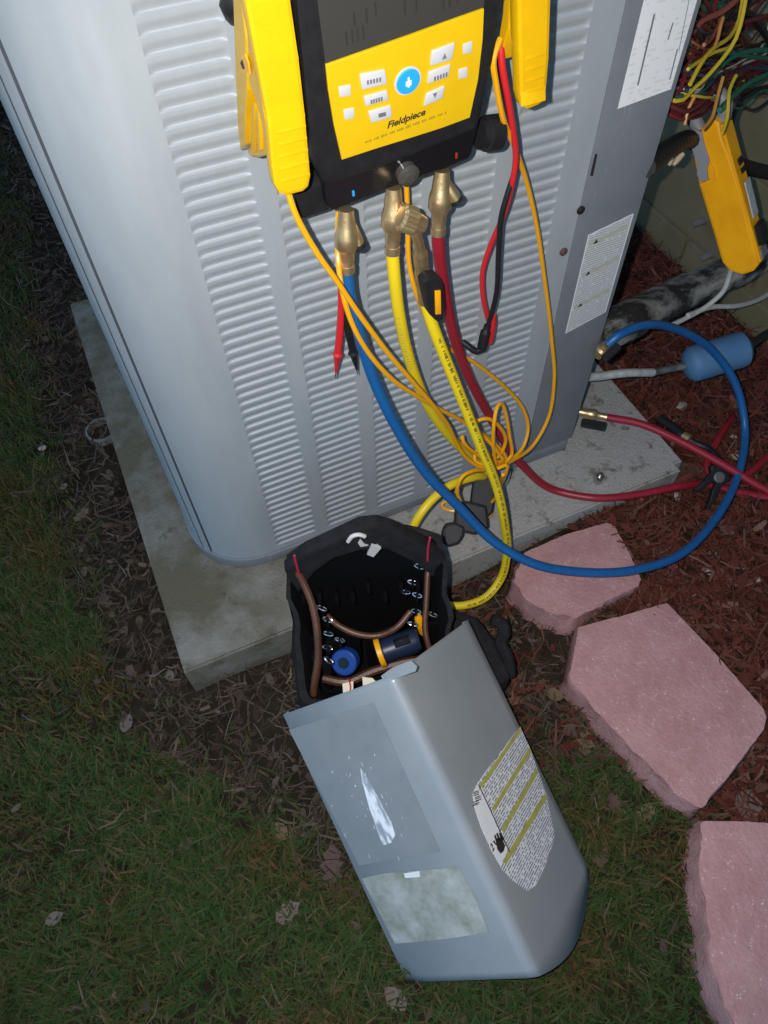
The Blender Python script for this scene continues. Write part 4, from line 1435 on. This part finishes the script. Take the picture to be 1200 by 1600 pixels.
# frame with X along the printed rows
ra, rb = Vector(Fr.uv(752, 1232)), Vector(Fr.uv(812, 1140))
rx = (rb - ra).normalized()
FL = Frame(tuple(Fr.w(ra.x, ra.y)), tuple(Fr.x * rx.x + Fr.y * rx.y), tuple(Fr.x * -rx.y + Fr.y * rx.x))
if FL.z.dot(Fr.z) < 0:
    FL = Frame(FL.o, FL.x, -FL.y)
hl = plate('hazard_label', FL, lab, .0003, .0006, print_mat('dense_grey_print', (0.74, 0.75, 0.78), (0.26, 0.26, 0.29), 0.0034, 0.45, 0.0042, 0.4, 0.55), cv)
for q in (((748, 1227), (753, 1231), (814, 1142), (811, 1137)), ((767, 1264), (772, 1268), (829, 1176), (826, 1168)), ((782, 1297), (787, 1301), (840, 1208), (837, 1200)), ((784, 1346), (790, 1351), (854, 1248), (850, 1240))):
    plate('hazard_bar', FL, q, .0006, .0009, M['haz'], hl)
plate('label_margin', FL, [(744, 1226), (738, 1240), (741, 1262), (752, 1295), (768, 1330), (782, 1354), (792, 1330), (778, 1298), (764, 1262)], .0006, .00085, M['sticker'], hl)
plate('margin_line', FL, [(747, 1228), (748, 1227), (796, 1331), (795, 1332)], .0009, .0011, M['ink'], hl)
# pictogram: a raised hand
mb = MB()
for q in (((773, 1311), (782, 1308), (788, 1322), (786, 1330), (781, 1334), (776, 1327)), ((771, 1306), (773, 1304), (777, 1315), (774, 1316)), ((774, 1303), (776, 1301), (781, 1312), (778, 1314)), ((778, 1302), (780, 1301), (784, 1311), (782, 1312)), ((781, 1304), (783, 1303), (787, 1313), (785, 1314)), ((773, 1320), (769, 1315), (771, 1313), (776, 1322))):
    mb.prism(FL.pts(q), .0009, .0012)
mb.build('hand_symbol', M['ink'], hl, W=FL.M.copy(), local=True)
mb = MB()
for i in range(9):
    u, v = 737 + random.uniform(0, 8), 1238 + i * 2.6
    mb.prism(FL.pts([(u, v), (u + 9, v - 3), (u + 9.5, v - 1.8), (u + .6, v + 1.2)]), .0009, .0011)
mb.build('boxed_print', M['ink'], hl, W=FL.M.copy(), local=True)
tx = FL.uv(768, 1325)
text_mb('2', .011, FL, tx[0], tx[1], 0, .2, .0011).build('label_digit', M['ink'], hl, W=FL.M.copy(), local=True)

# ================================================================== THE TOOL BAG behind the cover
bag = thing('tool_bag', 'open black canvas tool bag with brown tube handles behind the grey cover', 'tool bag', (.26, -.12, 0))
by = Vector((.2015, -.0595, 0)).normalized()           # along the back of the bag
bf = Vector((by.y, -by.x, 0))                          # towards the camera side
if bf.y > 0:
    bf = -bf
BO = Vector((.186, -.004, 0))
BW, BD = .212, .155


def bp_(a, d, z):
    return BO + by * (a * BW) + bf * (d * BD) + Vector((0, 0, z))


# the body: a soft open tub, walls bellying out, rim dipping towards the front
def loop(z_of, grow, n=48, zabs=None):
    o = []
    for i in range(n):
        t = i / n * 4
        k_, f = int(t), t - int(t)
        a, d = ((f, 0), (1, f), (1 - f, 1), (0, 1 - f))[k_]
        # rounded corners
        ca_, da_ = a - .5, d - .5
        m_ = max(abs(ca_), abs(da_)) * 2
        q = (abs(ca_ * 2) ** 14 + abs(da_ * 2) ** 14) ** (1 / 14)
        ca_, da_ = ca_ / max(q, 1e-6) * m_, da_ / max(q, 1e-6) * m_
        z = z_of(a, d)
        p = bp_(.5 + ca_ * (1 + grow), .5 + da_ * (1 + grow), z)
        nv = noise.noise(p * 22)
        o.append(p + (by * ca_ + bf * da_) * .02 * nv)
    return o


def rim(a, d):
    back = .300 + .030 * (1 - abs(a * 2 - 1) ** 1.6)
    return back * (1 - d) + .165 * d - .03 * math.sin(d * PI)


lv = [(lambda a, d: .003, -.10), (lambda a, d: .02, .02), (lambda a, d: .08, .08), (lambda a, d: .14, .07), (lambda a, d: min(.18, rim(a, d) - .012), .02), (lambda a, d: min(.24, rim(a, d) - .006), 0.0), (rim, 0.0),
      (lambda a, d: rim(a, d) - .002, -.07), (lambda a, d: min(.20, rim(a, d) - .015), -.17), (lambda a, d: .12, -.19), (lambda a, d: .055, -.21)]
vs, fs = [], []
N = 48
for f_, g_ in lv:
    vs += loop(f_, g_, N)
NO = 7                                               # loops up to the lip belong to the outside
for j in range(len(lv) - 1):
    for i in range(N):
        k_ = (i + 1) % N
        fs.append((j * N + i, j * N + k_, (j + 1) * N + k_, (j + 1) * N + i))
MB().add(vs[:(NO + 1) * N], fs[:NO * N] + [tuple(range(N))[::-1]]).build('body', M['canvas'], bag, ang=55)
inner = [tuple(i - NO * N for i in f) for f in fs[NO * N:]]
MB().add(vs[NO * N:], inner + [tuple((len(lv) - 1 - NO) * N + i for i in range(N))]).build('lining', M['lining'], bag, ang=55)
# folded back flap with a dark inner wall
FBk = Frame(tuple(bp_(.5, .02, .3)), tuple(by), (0, 0, 1))
fq = [(443, 872), (475, 843), (520, 822), (560, 803), (588, 800), (612, 807), (650, 826), (690, 848), (693, 862), (682, 890), (645, 858), (600, 836), (560, 838), (520, 850), (490, 872), (466, 905), (460, 900)]
plate('back_flap', FBk, fq, .002, .022, M['canvas'], bag, bev=.004)
for q in ([(460, 868), (464, 885), (470, 908)], [(672, 840), (669, 855), (668, 876)]):
    MB().tube([FBk.w(*FBk.uv(u, v, .023), .023) for u, v in q], .0016, 8).build('red_piping', M['piping'], bag)
# stitched emblem: two crescents and a pointed shape
lg = plate('emblem', FBk, [(574, 842), (586, 826), (592, 832), (582, 844)], .021, .0235, M['logo'], bag)
lg2 = plate('emblem', FBk, [(572, 828), (566, 826), (560, 818), (556, 824), (560, 830)], .021, .0235, M['logo'], bag)
mb = MB().tube([FBk.w(*FBk.uv(u, v, .023), .023) for u, v in ((544, 846), (550, 838), (560, 835), (570, 838))], .0028, 8)
mb.build('emblem', M['logo'], bag)
plate('emblem', FBk, [(577, 826), (591, 830), (580, 846), (570, 842)], .0215, .024, M['logo'], bag)
# side pouch and strap on the right
mb = MB()
pc = [at(755, 965, 'z', .13), at(798, 1015, 'z', .10)]
mb.prism([(x, y) for x, y in [(at(u, v, 'z', .10).x, at(u, v, 'z', .10).y) for u, v in ((700, 950), (745, 962), (775, 1000), (800, 1058), (770, 1075), (700, 1010))]], .004, .10, .008, 3)
mb.build('side_pouch', M['canvas'], bag)
mb = MB().tube([at(u, v, 'z', z_) for u, v, z_ in ((768, 968, .13), (784, 975, .125), (788, 990, .12), (782, 1003, .112), (794, 1030, .10), (797, 1055, .08))], .009, 8)
mb.build('strap', M['canvas'], bag)
# brown tubular handles
for nm, pts in (('handle', [(463, 890, .285), (474, 910, .27), (488, 945, .25), (496, 990, .225), (497, 1030, .20), (492, 1065, .175), (487, 1105, .14)]),
                ('handle', [(671, 868, .25), (668, 900, .235), (666, 940, .215), (664, 980, .195), (670, 1010, .18), (680, 1030, .165)]),
                ('handle', [(510, 962, .235), (530, 978, .225), (560, 991, .22), (590, 993, .22), (620, 980, .22), (642, 955, .23)])):
    P = [at(u, v, 'z', z_) for u, v, z_ in pts]
    MB().tube(P, .0052 if pts[0][0] == 463 else .0043, 12, .005).build(nm, M['leather'], bag)
# elastic loops and dividers inside
mb = MB()
mb.tube([at(u, v, 'z', z_) for u, v, z_ in ((505, 1060, .15), (540, 1066, .15), (580, 1050, .15), (630, 1035, .15), (660, 1030, .15))], .006, 8)
mb.build('inner_pocket_rim', M['leather'], bag)
mb = MB()
for k_ in range(7):
    a = .1 + .13 * k_
    mb.box((0, 0, 0), (.02, .006, .10), Mx=Matrix.Translation(bp_(a, .45 + .05 * (k_ % 2), .13)) @ Matrix.Rotation(math.atan2(by.y, by.x), 4, 'Z'), bev=.002)
mb.build('divider', M['lining'], bag)

for k_ in range(9):
    a = .08 + .105 * k_
    c = bp_(a, .10 + .04 * (k_ % 2), .215 + .012 * math.sin(k_ * 2.1))
    MB().tube([c, c + bf * .012 + Vector((0, 0, .010)), c + bf * .018, c + bf * .012 - Vector((0, 0, .014))], .0034, 7, .003).build('elastic_loop', M['lining'], bag)
for k_ in range(6):
    c = bp_(random.uniform(.12, .88), random.uniform(.25, .75), .12)
    t_ = Vector((random.uniform(-.02, .02), random.uniform(-.02, .02), random.uniform(.03, .06)))
    MB().lathe(c, c + t_, [(0, .006), (.5, .0075), (.9, .0085), (1, .006)], 10).build('pocket_flap', M['black_gloss'], bag)

# ---- things in and on the bag
def ring_link(c, n, r, wr, m):
    n = Vector(n).normalized()
    a = n.orthogonal().normalized()
    b_ = n.cross(a)
    return [Vector(c) + (a * math.cos(t) * .55 + b_ * 1.5 * math.sin(t)) * r for t in np.linspace(0, 2 * PI, 17)]


CL = 'steel snap hooks on the tool bag'
for lab_, cs in (('row of small steel snap hooks on the left inner side of the tool bag', [(503, 950), (512, 968), (513, 990), (512, 1012), (514, 1032), (531, 1000)]),
                 ('row of small steel snap hooks on the right inner side of the tool bag', [(655, 885), (645, 910), (652, 930), (634, 925), (650, 955), (645, 975), (676, 960)])):
    t = thing('snap_hooks', lab_, 'snap hooks', tuple(at(*cs[0], 'z', .24)))
    for i, (u, v) in enumerate(cs):
        c = at(u, v, 'z', .24 - .007 * i)
        vd = (CAM - c).normalized() + Vector((random.uniform(-.6, .6), random.uniform(-.6, .6), 0))
        MB().tube(ring_link(c, vd, .0045, .001, None), .0011, 6, raw=True).build('hook', M['chrome'], t)
        MB().lathe(c + Vector((0, 0, .006)), c - Vector((.001, .003, .012)), [(0, .0018), (.5, .0026), (1, .0018)], 10).build('barrel', M['black_gloss'], t)
t = thing('flashlight', 'dark navy handheld tool with an amber end band inside the bag', 'hand tool', tuple(at(615, 1012, 'z', .18)))
A, B = at(592, 1020, 'z', .18), at(655, 998, 'z', .19)
MB().lathe(A, B, [(0, .018), (.12, .0195), (.13, .017), (.9, .017), (1, .014)], 20).build('barrel', M['navy'], t)
MB().lathe(A - (B - A) * .03, A + (B - A) * .10, [(0, .0195), (.1, .0205), (.9, .0205), (1, .0195)], 20).build('end_band', M['amber'], t)
MB().box((0, 0, 0), (.022, .012, .004), Mx=Matrix.Translation(at(628, 1002, 'z', .205)) @ (B - A).to_track_quat('X', 'Z').to_matrix().to_4x4(), bev=.001).build('switch', M['black_gloss'], t)
t = thing('screwdriver', 'amber handled screwdriver standing in the bag by the right handle', 'screwdriver', tuple(at(656, 975, 'z', .19)))
MB().lathe(at(653, 962, 'z', .205), at(661, 990, 'z', .17), [(0, .004), (.1, .006), (.5, .0065), (.9, .0055), (1, .004)], 10).build('grip', M['amber'], t)
MB().cyl(at(660, 988, 'z', .172), at(665, 1010, 'z', .14), .002).build('shaft', M['steel'], t)
t = thing('tape_roll', 'shiny bright blue roll of tape in the tool bag', 'tape', tuple(at(540, 1032, 'z', .17)))
c = at(540, 1033, 'z', .17)
nd = (CAM - c).normalized() + Vector((-.5, -.2, 0))
nd.normalize()
MB().lathe(c - nd * .009, c + nd * .009, [(0, .016), (.08, .018), (.92, .018), (1, .016)], 26).build('tape', M['bluecap'], t)
MB().lathe(c + nd * .0085, c + nd * .0095, [(0, .008), (1, .008)], 16).build('core', M['black_gloss'], t)
t = thing('paper_card', 'cream folded card poking out of the tool bag above the cover edge', 'card', tuple(at(560, 1075, 'z', .185)))
Fk = Frame(tuple(at(560, 1072, 'z', .19)), tuple(rgt), tuple(up))
plate('card', Fk, [(535, 1068), (552, 1064), (552, 1090), (537, 1092)], -.001, .001, M['card'], t)
plate('card', Fk, [(566, 1058), (582, 1060), (592, 1070), (568, 1082)], -.003, -.001, M['card'], t)
MB().tube([Fk.w(*Fk.uv(u, v), .003) for u, v in ((545, 1060), (548, 1072), (546, 1088))], .0011, 6).build('red_thread', M['lead_red'], t)

# ================================================================== SMALL METAL, CLAMP ON THE MULCH
c = at(934, 752, 'z', .0755)
t = thing('valve_cap', 'small shiny steel valve cap standing on the slab', 'cap', tuple(c))
MB().lathe(c, c + Vector((.001, 0, .016)), [(0, .0078), (.85, .0078), (1, .0065)], 20).build('cap', M['steel'], t)
MB().lathe(c + Vector((.001, 0, .0158)), c + Vector((.001, 0, .022)), [(0, .0035), (.9, .0033), (1, .002)], 14).build('stem', M['steel'], t)

sc2 = thing('spring_clamp', 'black clamp with pointed jaws resting on the red hoses over the mulch', 'clamp', tuple(at(1120, 745, 'z', .09)))
Fk = Frame(tuple(at(1122, 745, 'z', .095)), tuple(rgt), tuple(up))
plate('jaw', Fk, [(1128, 720), (1112, 735), (1096, 755), (1082, 766), (1090, 768), (1106, 757), (1120, 748)], -.006, .004, M['black'], sc2, bev=.0015)
plate('jaw', Fk, [(1118, 752), (1112, 766), (1108, 782), (1101, 797), (1112, 788), (1122, 768), (1128, 756)], -.006, .004, M['black'], sc2, bev=.0015)
plate('body', Fk, [(1110, 728), (1125, 722), (1140, 738), (1143, 750), (1128, 760), (1112, 752)], -.012, .002, M['black'], sc2, bev=.003)
c = Fk.w(*Fk.uv(1122, 746), .003)
MB().lathe(c, c + Fk.z * .004, [(0, .0095), (.7, .0095), (1, .007)], 18).build('pivot', mat('grey_pivot', (.10, .10, .09), .5), sc2)
P = path([(1030, 655, 'z', .06), (1050, 668, 'z', .065), (1068, 682, 'z', .07), (1085, 692, 'z', .072), (1108, 702, 'z', .075), (1125, 722, 'z', .085)])
MB().tube(P, lambda t: .010 if t < .45 else .0065, 10).build('grip', M['rubber'], sc2)
MB().lathe(at(1068, 681, 'z', .075), at(1078, 687, 'z', .077), [(0, .009), (1, .009)], 12).build('collar', M['brass'], sc2)

c = at(160, 675, 'z', .0)
t = thing('pipe_stub', 'pale cut pipe end sunk in the litter beside the slab', 'pipe', tuple(c))
mb = MB()
mb.lathe(c + Vector((0, 0, -.03)), c + Vector((0, 0, .009)), [(0, .031), (1, .031)], 24)
mb.f.pop()
mb.lathe(c + Vector((0, 0, .009)), c + Vector((0, 0, -.03)), [(0, .031), (0, .027), (1, .027)], 24)
mb.f = [f for f in mb.f if len(f) < 20]
mb.build('pipe_end', M['pvc'], t)

# ================================================================== PAVERS
PAVED = []


def paver(label, outline, z1, z0, rough_edges):
    """outline in order round the top face; rough_edges = indices of split sides that lean out"""
    pts = [at(u, v, 'z', z1) for u, v in outline]
    cen = sum(pts, Vector()) / len(pts)
    top, rgh = [], []
    n = len(pts)
    for i in range(n):
        a, b_ = pts[i], pts[(i + 1) % n]
        m_ = max(2, int((b_ - a).length / .007))
        for j in range(m_):
            top.append(a.lerp(b_, j / m_))
            rgh.append(i in rough_edges)
    N_ = len(top)
    vs, fs = [], []
    rings = [(0, 0), (.10, .0015), (.3, .5), (.65, .9), (1, 1)]
    for k_, (h, o) in enumerate(rings):
        for i, p in enumerate(top):
            z = z1 + (z0 - z1) * h
            q = Vector((p.x, p.y, z))
            d = (p - cen)
            d.z = 0
            d.normalize()
            if rgh[i]:
                nz = noise.noise(Vector((p.x, p.y, z)) * 55) * .010 + noise.noise(Vector((p.x, p.y, z)) * 160) * .005
                q += d * (o * .007 + nz * (.8 if k_ else .5))
                q.z += noise.noise(Vector((p.x * 70, p.y * 70, 3.3))) * .003 * (1 if k_ < 2 else 0) - (.002 if k_ == 0 else 0)
            else:
                q += d * (-.0025 if k_ == 0 else 0) + d * noise.noise(q * 90) * .0012
            vs.append(q)
    for k_ in range(len(rings) - 1):
        for i in range(N_):
            j = (i + 1) % N_
            fs.append((k_ * N_ + i, (k_ + 1) * N_ + i, (k_ + 1) * N_ + j, k_ * N_ + j))
    fs.append(tuple(range(N_)))
    o = MB().add(vs, fs).build('paver_block', M['paver'], W=Matrix.Translation((cen.x, cen.y, z0)), ang=50)
    PAVED.append([(p.x, p.y) for p in pts])
    return tag(o, label, 'paver', 'pink pavers edging the mulch bed')


paver('pink paver touching the slab, with the blue hose crossing over it', [(818, 862), (880, 834), (948, 815), (960, 818), (985, 862), (1004, 906), (1000, 916), (940, 945), (895, 968), (855, 955), (824, 935), (803, 908)], .052, -.03, (7, 8, 9, 10, 11))
paver('largest pink paver, five-sided, in the middle of the row', [(902, 978), (970, 960), (1042, 940), (1120, 1020), (1196, 1108), (1200, 1122), (1196, 1140), (1140, 1216), (1104, 1256), (1088, 1258), (1058, 1240), (1010, 1192), (960, 1140), (892, 1062), (890, 1045)], .052, -.03, (8, 9, 10, 11, 12, 13))
paver('pink paver at the lower right corner with a ragged split edge', [(1098, 1280), (1150, 1280), (1210, 1284), (1330, 1330), (1420, 1450), (1400, 1620), (1260, 1700), (1170, 1640), (1135, 1570), (1112, 1500), (1104, 1420), (1092, 1350)], .052, -.03, (5, 6, 7, 8, 9, 10, 11))

# ================================================================== LAWN, LITTER, MULCH
GP = [at(u, v, 'z', 0) for u, v in ((20, 380), (55, 600), (85, 780), (130, 950), (165, 1060), (215, 1180), (310, 1215), (400, 1290), (470, 1310), (560, 1400), (700, 1420), (850, 1195), (960, 1190), (1060, 1260), (1100, 1300), (1100, 1480), (1150, 1640))]
poly = [(-0.02, 2.6)] + [(p.x, p.y) for p in GP] + [(.45, -1.4), (-1.6, -1.4), (-1.6, 2.6)]
PX, PY = np.array([p[0] for p in poly]), np.array([p[1] for p in poly])


def in_poly(x, y, PX=PX, PY=PY):
    c = np.zeros(x.shape, bool)
    n = len(PX)
    j = n - 1
    for i in range(n):
        cond = ((PY[i] > y) != (PY[j] > y)) & (x < (PX[j] - PX[i]) * (y - PY[i]) / (PY[j] - PY[i] + 1e-12) + PX[i])
        c ^= cond
        j = i
    return c


def paved(x, y):
    c = np.zeros(x.shape, bool)
    for q in PAVED:
        c |= in_poly(x, y, np.array([p[0] for p in q]), np.array([p[1] for p in q]))
    return c & (rng.random(len(x)) > .02)


def vnoise(x, y, s):
    return np.sin(x * s + 1.3 * np.sin(y * s * .7)) * np.sin(y * s * 1.1 + 1.7 * np.sin(x * s * .6 + 2))


def scatter(n, x0, x1, y0, y1):
    return rng.uniform(x0, x1, n), rng.uniform(y0, y1, n)


def blocked(x, y, m=0.0):
    return (x > -m) & (x < .914 + m) & (y > -m) & (y < .914 + m)


def flat_mesh(name, V, F, m, label):
    me = bpy.data.meshes.new(name)
    me.from_pydata(V.reshape(-1, 3).tolist(), [], F)
    me.shade_smooth()
    o = link(name, me, m)
    o['label'] = label
    o['kind'] = 'stuff'
    return o


# grass blades: a bent blade of two quads and a tip
x, y = scatter(430000, -.75, .75, -.80, 2.2)
jx, jy = x + .035 * vnoise(x, y, 31) + .02 * vnoise(x, y, 77), y + .035 * vnoise(y, x, 29)
keep = in_poly(jx, jy)
# thin out far away and in worn patches
dens = .74 + .26 * vnoise(x, y, 13) - .16 * (vnoise(x, y, 5) > .45)
dens = np.where(y > .6, dens * .6, dens)
keep &= rng.random(len(x)) < dens
# a few tufts straying into the litter
stray = (~in_poly(jx, jy)) & in_poly(jx - .05, jy - .08) & (rng.random(len(x)) < .10) & (x < .6)
keep |= stray
keep &= ~blocked(x, y, .004) & ~paved(x, y)
x, y = x[keep], y[keep]
n = len(x)
z = gh(x, y)
hgt = rng.uniform(.010, .036, n) * (1 + .3 * vnoise(x, y, 11))
az = rng.uniform(0, 2 * PI, n)
lean = rng.uniform(.25, 1.25, n)
wd = rng.uniform(.0008, .0021, n)
dx, dy = np.cos(az), np.sin(az)
px_, py_ = -dy, dx
V = np.zeros((n, 5, 3))
for k_, (t, wf) in enumerate(((0, 1), (.55, .85))):
    for s2_, sg_ in ((0, -1), (1, 1)):
        o_ = lean * hgt * t ** 1.6
        V[:, k_ * 2 + s2_, 0] = x + dx * o_ + px_ * wd * wf * sg_
        V[:, k_ * 2 + s2_, 1] = y + dy * o_ + py_ * wd * wf * sg_
        V[:, k_ * 2 + s2_, 2] = z + hgt * t * (1 - .15 * lean)
V[:, 4, 0] = x + dx * lean * hgt
V[:, 4, 1] = y + dy * lean * hgt
V[:, 4, 2] = z + hgt * np.clip(1 - .38 * lean, .2, 1)
F = []
for i in range(n):
    b_ = 5 * i
    F += [(b_, b_ + 1, b_ + 3, b_ + 2), (b_ + 2, b_ + 3, b_ + 4)]
flat_mesh('lawn_grass', V, F, M['grass'], 'short dark green lawn grass with worn brown patches')


def flakes(name, n, region, lmin, lmax, wmin, wmax, m, label, curl=.25, tilt=.35, lift=.01):
    x, y = region(n)
    n = len(x)
    z = gh(x, y) + rng.uniform(0.001, lift, n)
    ln = rng.uniform(lmin, lmax, n) * .5
    wd = rng.uniform(wmin, wmax, n) * .5
    az = rng.uniform(0, 2 * PI, n)
    tl = rng.normal(0, tilt, n)
    rl = rng.normal(0, .5, n)
    cu_ = rng.uniform(-curl, curl, n)
    ca_, sa_ = np.cos(az), np.sin(az)
    V = np.zeros((n, 6, 3))
    for k_, t in enumerate((-1, 0, 1)):
        for s2_, sg_ in ((0, -1), (1, 1)):
            wv = wd * (1 if t == 0 else .55)
            a = ln * t
            sd = wv * sg_ + cu_ * ln * (t * t)
            V[:, k_ * 2 + s2_, 0] = x + ca_ * a - sa_ * sd
            V[:, k_ * 2 + s2_, 1] = y + sa_ * a + ca_ * sd
            V[:, k_ * 2 + s2_, 2] = z + np.abs(np.sin(tl)) * ln + np.sin(tl) * a + np.sin(rl) * wv * sg_ + .12 * ln * t * t
    F = []
    for i in range(n):
        b_ = 6 * i
        F += [(b_, b_ + 1, b_ + 3, b_ + 2), (b_ + 2, b_ + 3, b_ + 5, b_ + 4)]
    return flat_mesh(name, V, F, m, label)


def mulch_w(x, y):
    return sstep(.60, .74, x + .06 * vnoise(x, y, 17) + .12 * sstep(.0, .25, y))


def reg_litter(n):
    x, y = scatter(n, -.45, 1.0, -.75, 2.0)
    jx, jy = x + .05 * vnoise(x, y, 27), y + .05 * vnoise(y, x, 23)
    g = in_poly(jx, jy)
    k_ = (~blocked(x, y, .006)) & (rng.random(n) > mulch_w(x, y) * .93) & (~g | (rng.random(n) < .13))
    k_ &= ~((x > 1.27) | (y > 1.9)) & ~paved(x, y)
    return x[k_], y[k_]


def reg_mulch(n):
    x, y = scatter(n, .38, 1.27, -.75, 1.2)
    k_ = (~blocked(x, y, .004)) & (rng.random(n) < np.clip(mulch_w(x, y) + .13, 0, 1))
    k_ &= ~in_poly(x, y) & ~paved(x, y)
    return x[k_], y[k_]


flakes('leaf_litter', 42000, reg_litter, .008, .045, .0011, .0036, M['straw'], 'brown pine straw and leaf litter beside the slab', .35, .30, .012)
flakes('leaf_flakes', 7500, reg_litter, .006, .018, .005, .012, M['straw'], 'crumbled brown leaf flakes among the pine straw', .2, .5, .014)
flakes('red_mulch', 42000, reg_mulch, .008, .048, .0013, .0045, M['mulch'], 'shredded dark red wood mulch between the pavers and the wall', .25, .30, .014)
flakes('mulch_chips', 8500, reg_mulch, .010, .030, .005, .013, M['mulch'], 'broad dark red wood chips in the mulch bed', .15, .35, .014)

# ---- single fallen leaves and pale stones
def leaf_mesh(kind):
    vs, fs = [], []
    prof = [(-.5, .04), (-.36, .22), (-.12, .34), (.12, .32), (.32, .2), (.5, .02)]
    if kind == 1:
        prof = [(-.5, .03), (-.34, .30), (-.22, .17), (-.02, .38), (.1, .2), (.26, .28), (.38, .12), (.5, .02)]
    for t, w_ in prof:
        z = .10 * t * t + random.uniform(-.02, .02)
        vs += [(t, -w_, z + .12 * w_ + random.uniform(-.03, .03)), (t, 0, z - .02), (t, w_, z + .16 * w_ + random.uniform(-.03, .03))]
    for i in range(len(prof) - 1):
        b_ = 3 * i
        fs += [(b_, b_ + 1, b_ + 4, b_ + 3), (b_ + 1, b_ + 2, b_ + 5, b_ + 4)]
    nb = len(vs)
    vs += [(.5, -.012, .03), (.5, .012, .03), (.78, .0, .09)]
    fs.append((nb, nb + 1, nb + 2))
    me = bpy.data.meshes.new('leaf')
    me.from_pydata(vs, [], fs)
    me.shade_smooth()
    return me


LM = [leaf_mesh(0), leaf_mesh(1), leaf_mesh(0), leaf_mesh(1)]
LEAVES = [
    (437, 1298, .030, 0, 'leaf_tan', 1.9, 'oval tan leaf lying in the grass left of the cover'),
    (128, 805, .034, 1, 'leaf_tan', .6, 'broad tan leaf in the litter left of the slab'),
    (198, 1130, .028, 0, 'leaf_grey', 1.0, 'pinkish grey leaf below the slab corner'),
    (450, 1425, .036, 1, 'leaf_grey', .2, 'ragged grey-brown leaf in the lower grass'),
    (555, 1455, .028, 0, 'leaf_brown', 1.6, 'narrow brown leaf next to the cover foot'),
    (618, 1560, .034, 0, 'leaf_grey', 2.0, 'pale grey leaf under the foot of the cover'),
    (520, 1350, .050, 1, 'leaf_brown', 1.2, 'large brown leaf tucked against the cover edge'),
    (290, 1320, .026, 1, 'leaf_brown', .4, 'crumpled brown leaf in the lawn centre left'),
    (85, 1435, .024, 0, 'leaf_grey', .1, 'small grey leaf low in the left grass'),
    (10, 875, .022, 0, 'leaf_grey', 0., 'lilac grey leaf at the left picture edge'),
    (915, 1160, .040, 1, 'leaf_tan', .9, 'tan leaf between the cover and the middle paver'),
    (865, 1085, .030, 0, 'leaf_tan', 2.3, 'curled tan leaf right of the cover top'),
    (890, 1140, .024, 0, 'leaf_brown', .3, 'dark curled leaf right of the cover label'),
    (1010, 1270, .030, 1, 'leaf_tan', .1, 'tan leaf on the grass below the middle paver'),
    (940, 1340, .030, 1, 'leaf_brown', .5, 'brown leaf on the grass right of the cover foot'),
    (1170, 1255, .050, 0, 'leaf_grey', .3, 'grey green leaf wedged between the two lower pavers'),
    (960, 1255, .032, 1, 'leaf_brown', 1.4, 'brown leaf strip along the paver edge'),
    (1115, 870, .030, 1, 'leaf_grey', 1.2, 'pale crumpled leaf on the mulch below the blue loop'),
    (1135, 830, .028, 1, 'leaf_grey', 2.0, 'whitish crumpled leaf on the red mulch inside the blue loop'),
    (985, 795, .040, 0, 'leaf_brown', .5, 'long brown leaf on the mulch beside the slab front'),
    (1072, 735, .050, 0, 'leaf_brown', 2.6, 'curled brown leaf beside the slab corner under the red hose'),
    (265, 1055, .020, 0, 'leaf_grey', 1.4, 'small pale leaf beside the slab corner'),
    (205, 1048, .026, 1, 'leaf_brown', 1.9, 'brown leaf left of the slab corner'),
    (1000, 1210, .028, 0, 'leaf_tan', .6, 'pale leaf between grass and middle paver'),
    (100, 760, .016, 0, 'leaf_grey', .7, 'tiny pale leaf at the lawn edge beside the litter'),
]
for i, (u, v, sz, k_, m_, az, lab_) in enumerate(LEAVES):
    p = at(u, v, 'z', .012)
    hh = float(gh(p.x, p.y))
    p = at(u, v, 'z', hh + .014)
    me = LM[(k_ + 2 * (i % 2)) % 4].copy()
    me.materials.append(M[m_])
    o = link('fallen_leaf', me, None, None, Matrix.Translation(p) @ Matrix.Rotation(az, 4, 'Z') @ Matrix.Rotation(random.uniform(-.25, .25), 4, 'X') @ Matrix.Diagonal((sz, sz, sz, 1)))
    tag(o, lab_, 'leaf', 'fallen leaves')

STONES = [(1062, 636, .016, 'flat pale stone on the mulch behind the slab'), (1148, 710, .013, 'pale stone inside the blue hose loop'), (1146, 682, .007, 'small pale pebble inside the blue hose loop'), (1057, 775, .010, 'grey pebble touching the red hose by the slab corner'),
          (1185, 905, .006, 'white pebble far right on the mulch'), (1108, 893, .008, 'small white stone chip on the mulch below the blue hose'), (66, 700, .008, 'whitish pebble in the litter far left of the slab')]
for u, v, sz, lab_ in STONES:
    p = at(u, v, 'z', .02)
    p = at(u, v, 'z', float(gh(p.x, p.y)) + .012)
    b = bmesh.new()
    bmesh.ops.create_icosphere(b, subdivisions=2, radius=1)
    for vv in b.verts:
        vv.co *= 1 + .25 * noise.noise(vv.co * 1.3 + Vector((u, v, 0)))
        vv.co = Vector((vv.co.x * sz, vv.co.y * sz * .75, vv.co.z * sz * .45))
    me = bpy.data.meshes.new('pebble')
    b.to_mesh(me)
    b.free()
    shade(me)
    o = link('pebble', me, M['stone'], None, Matrix.Translation(p) @ Matrix.Rotation(u, 4, 'Z'))
    tag(o, lab_, 'pebble', 'pale pebbles')
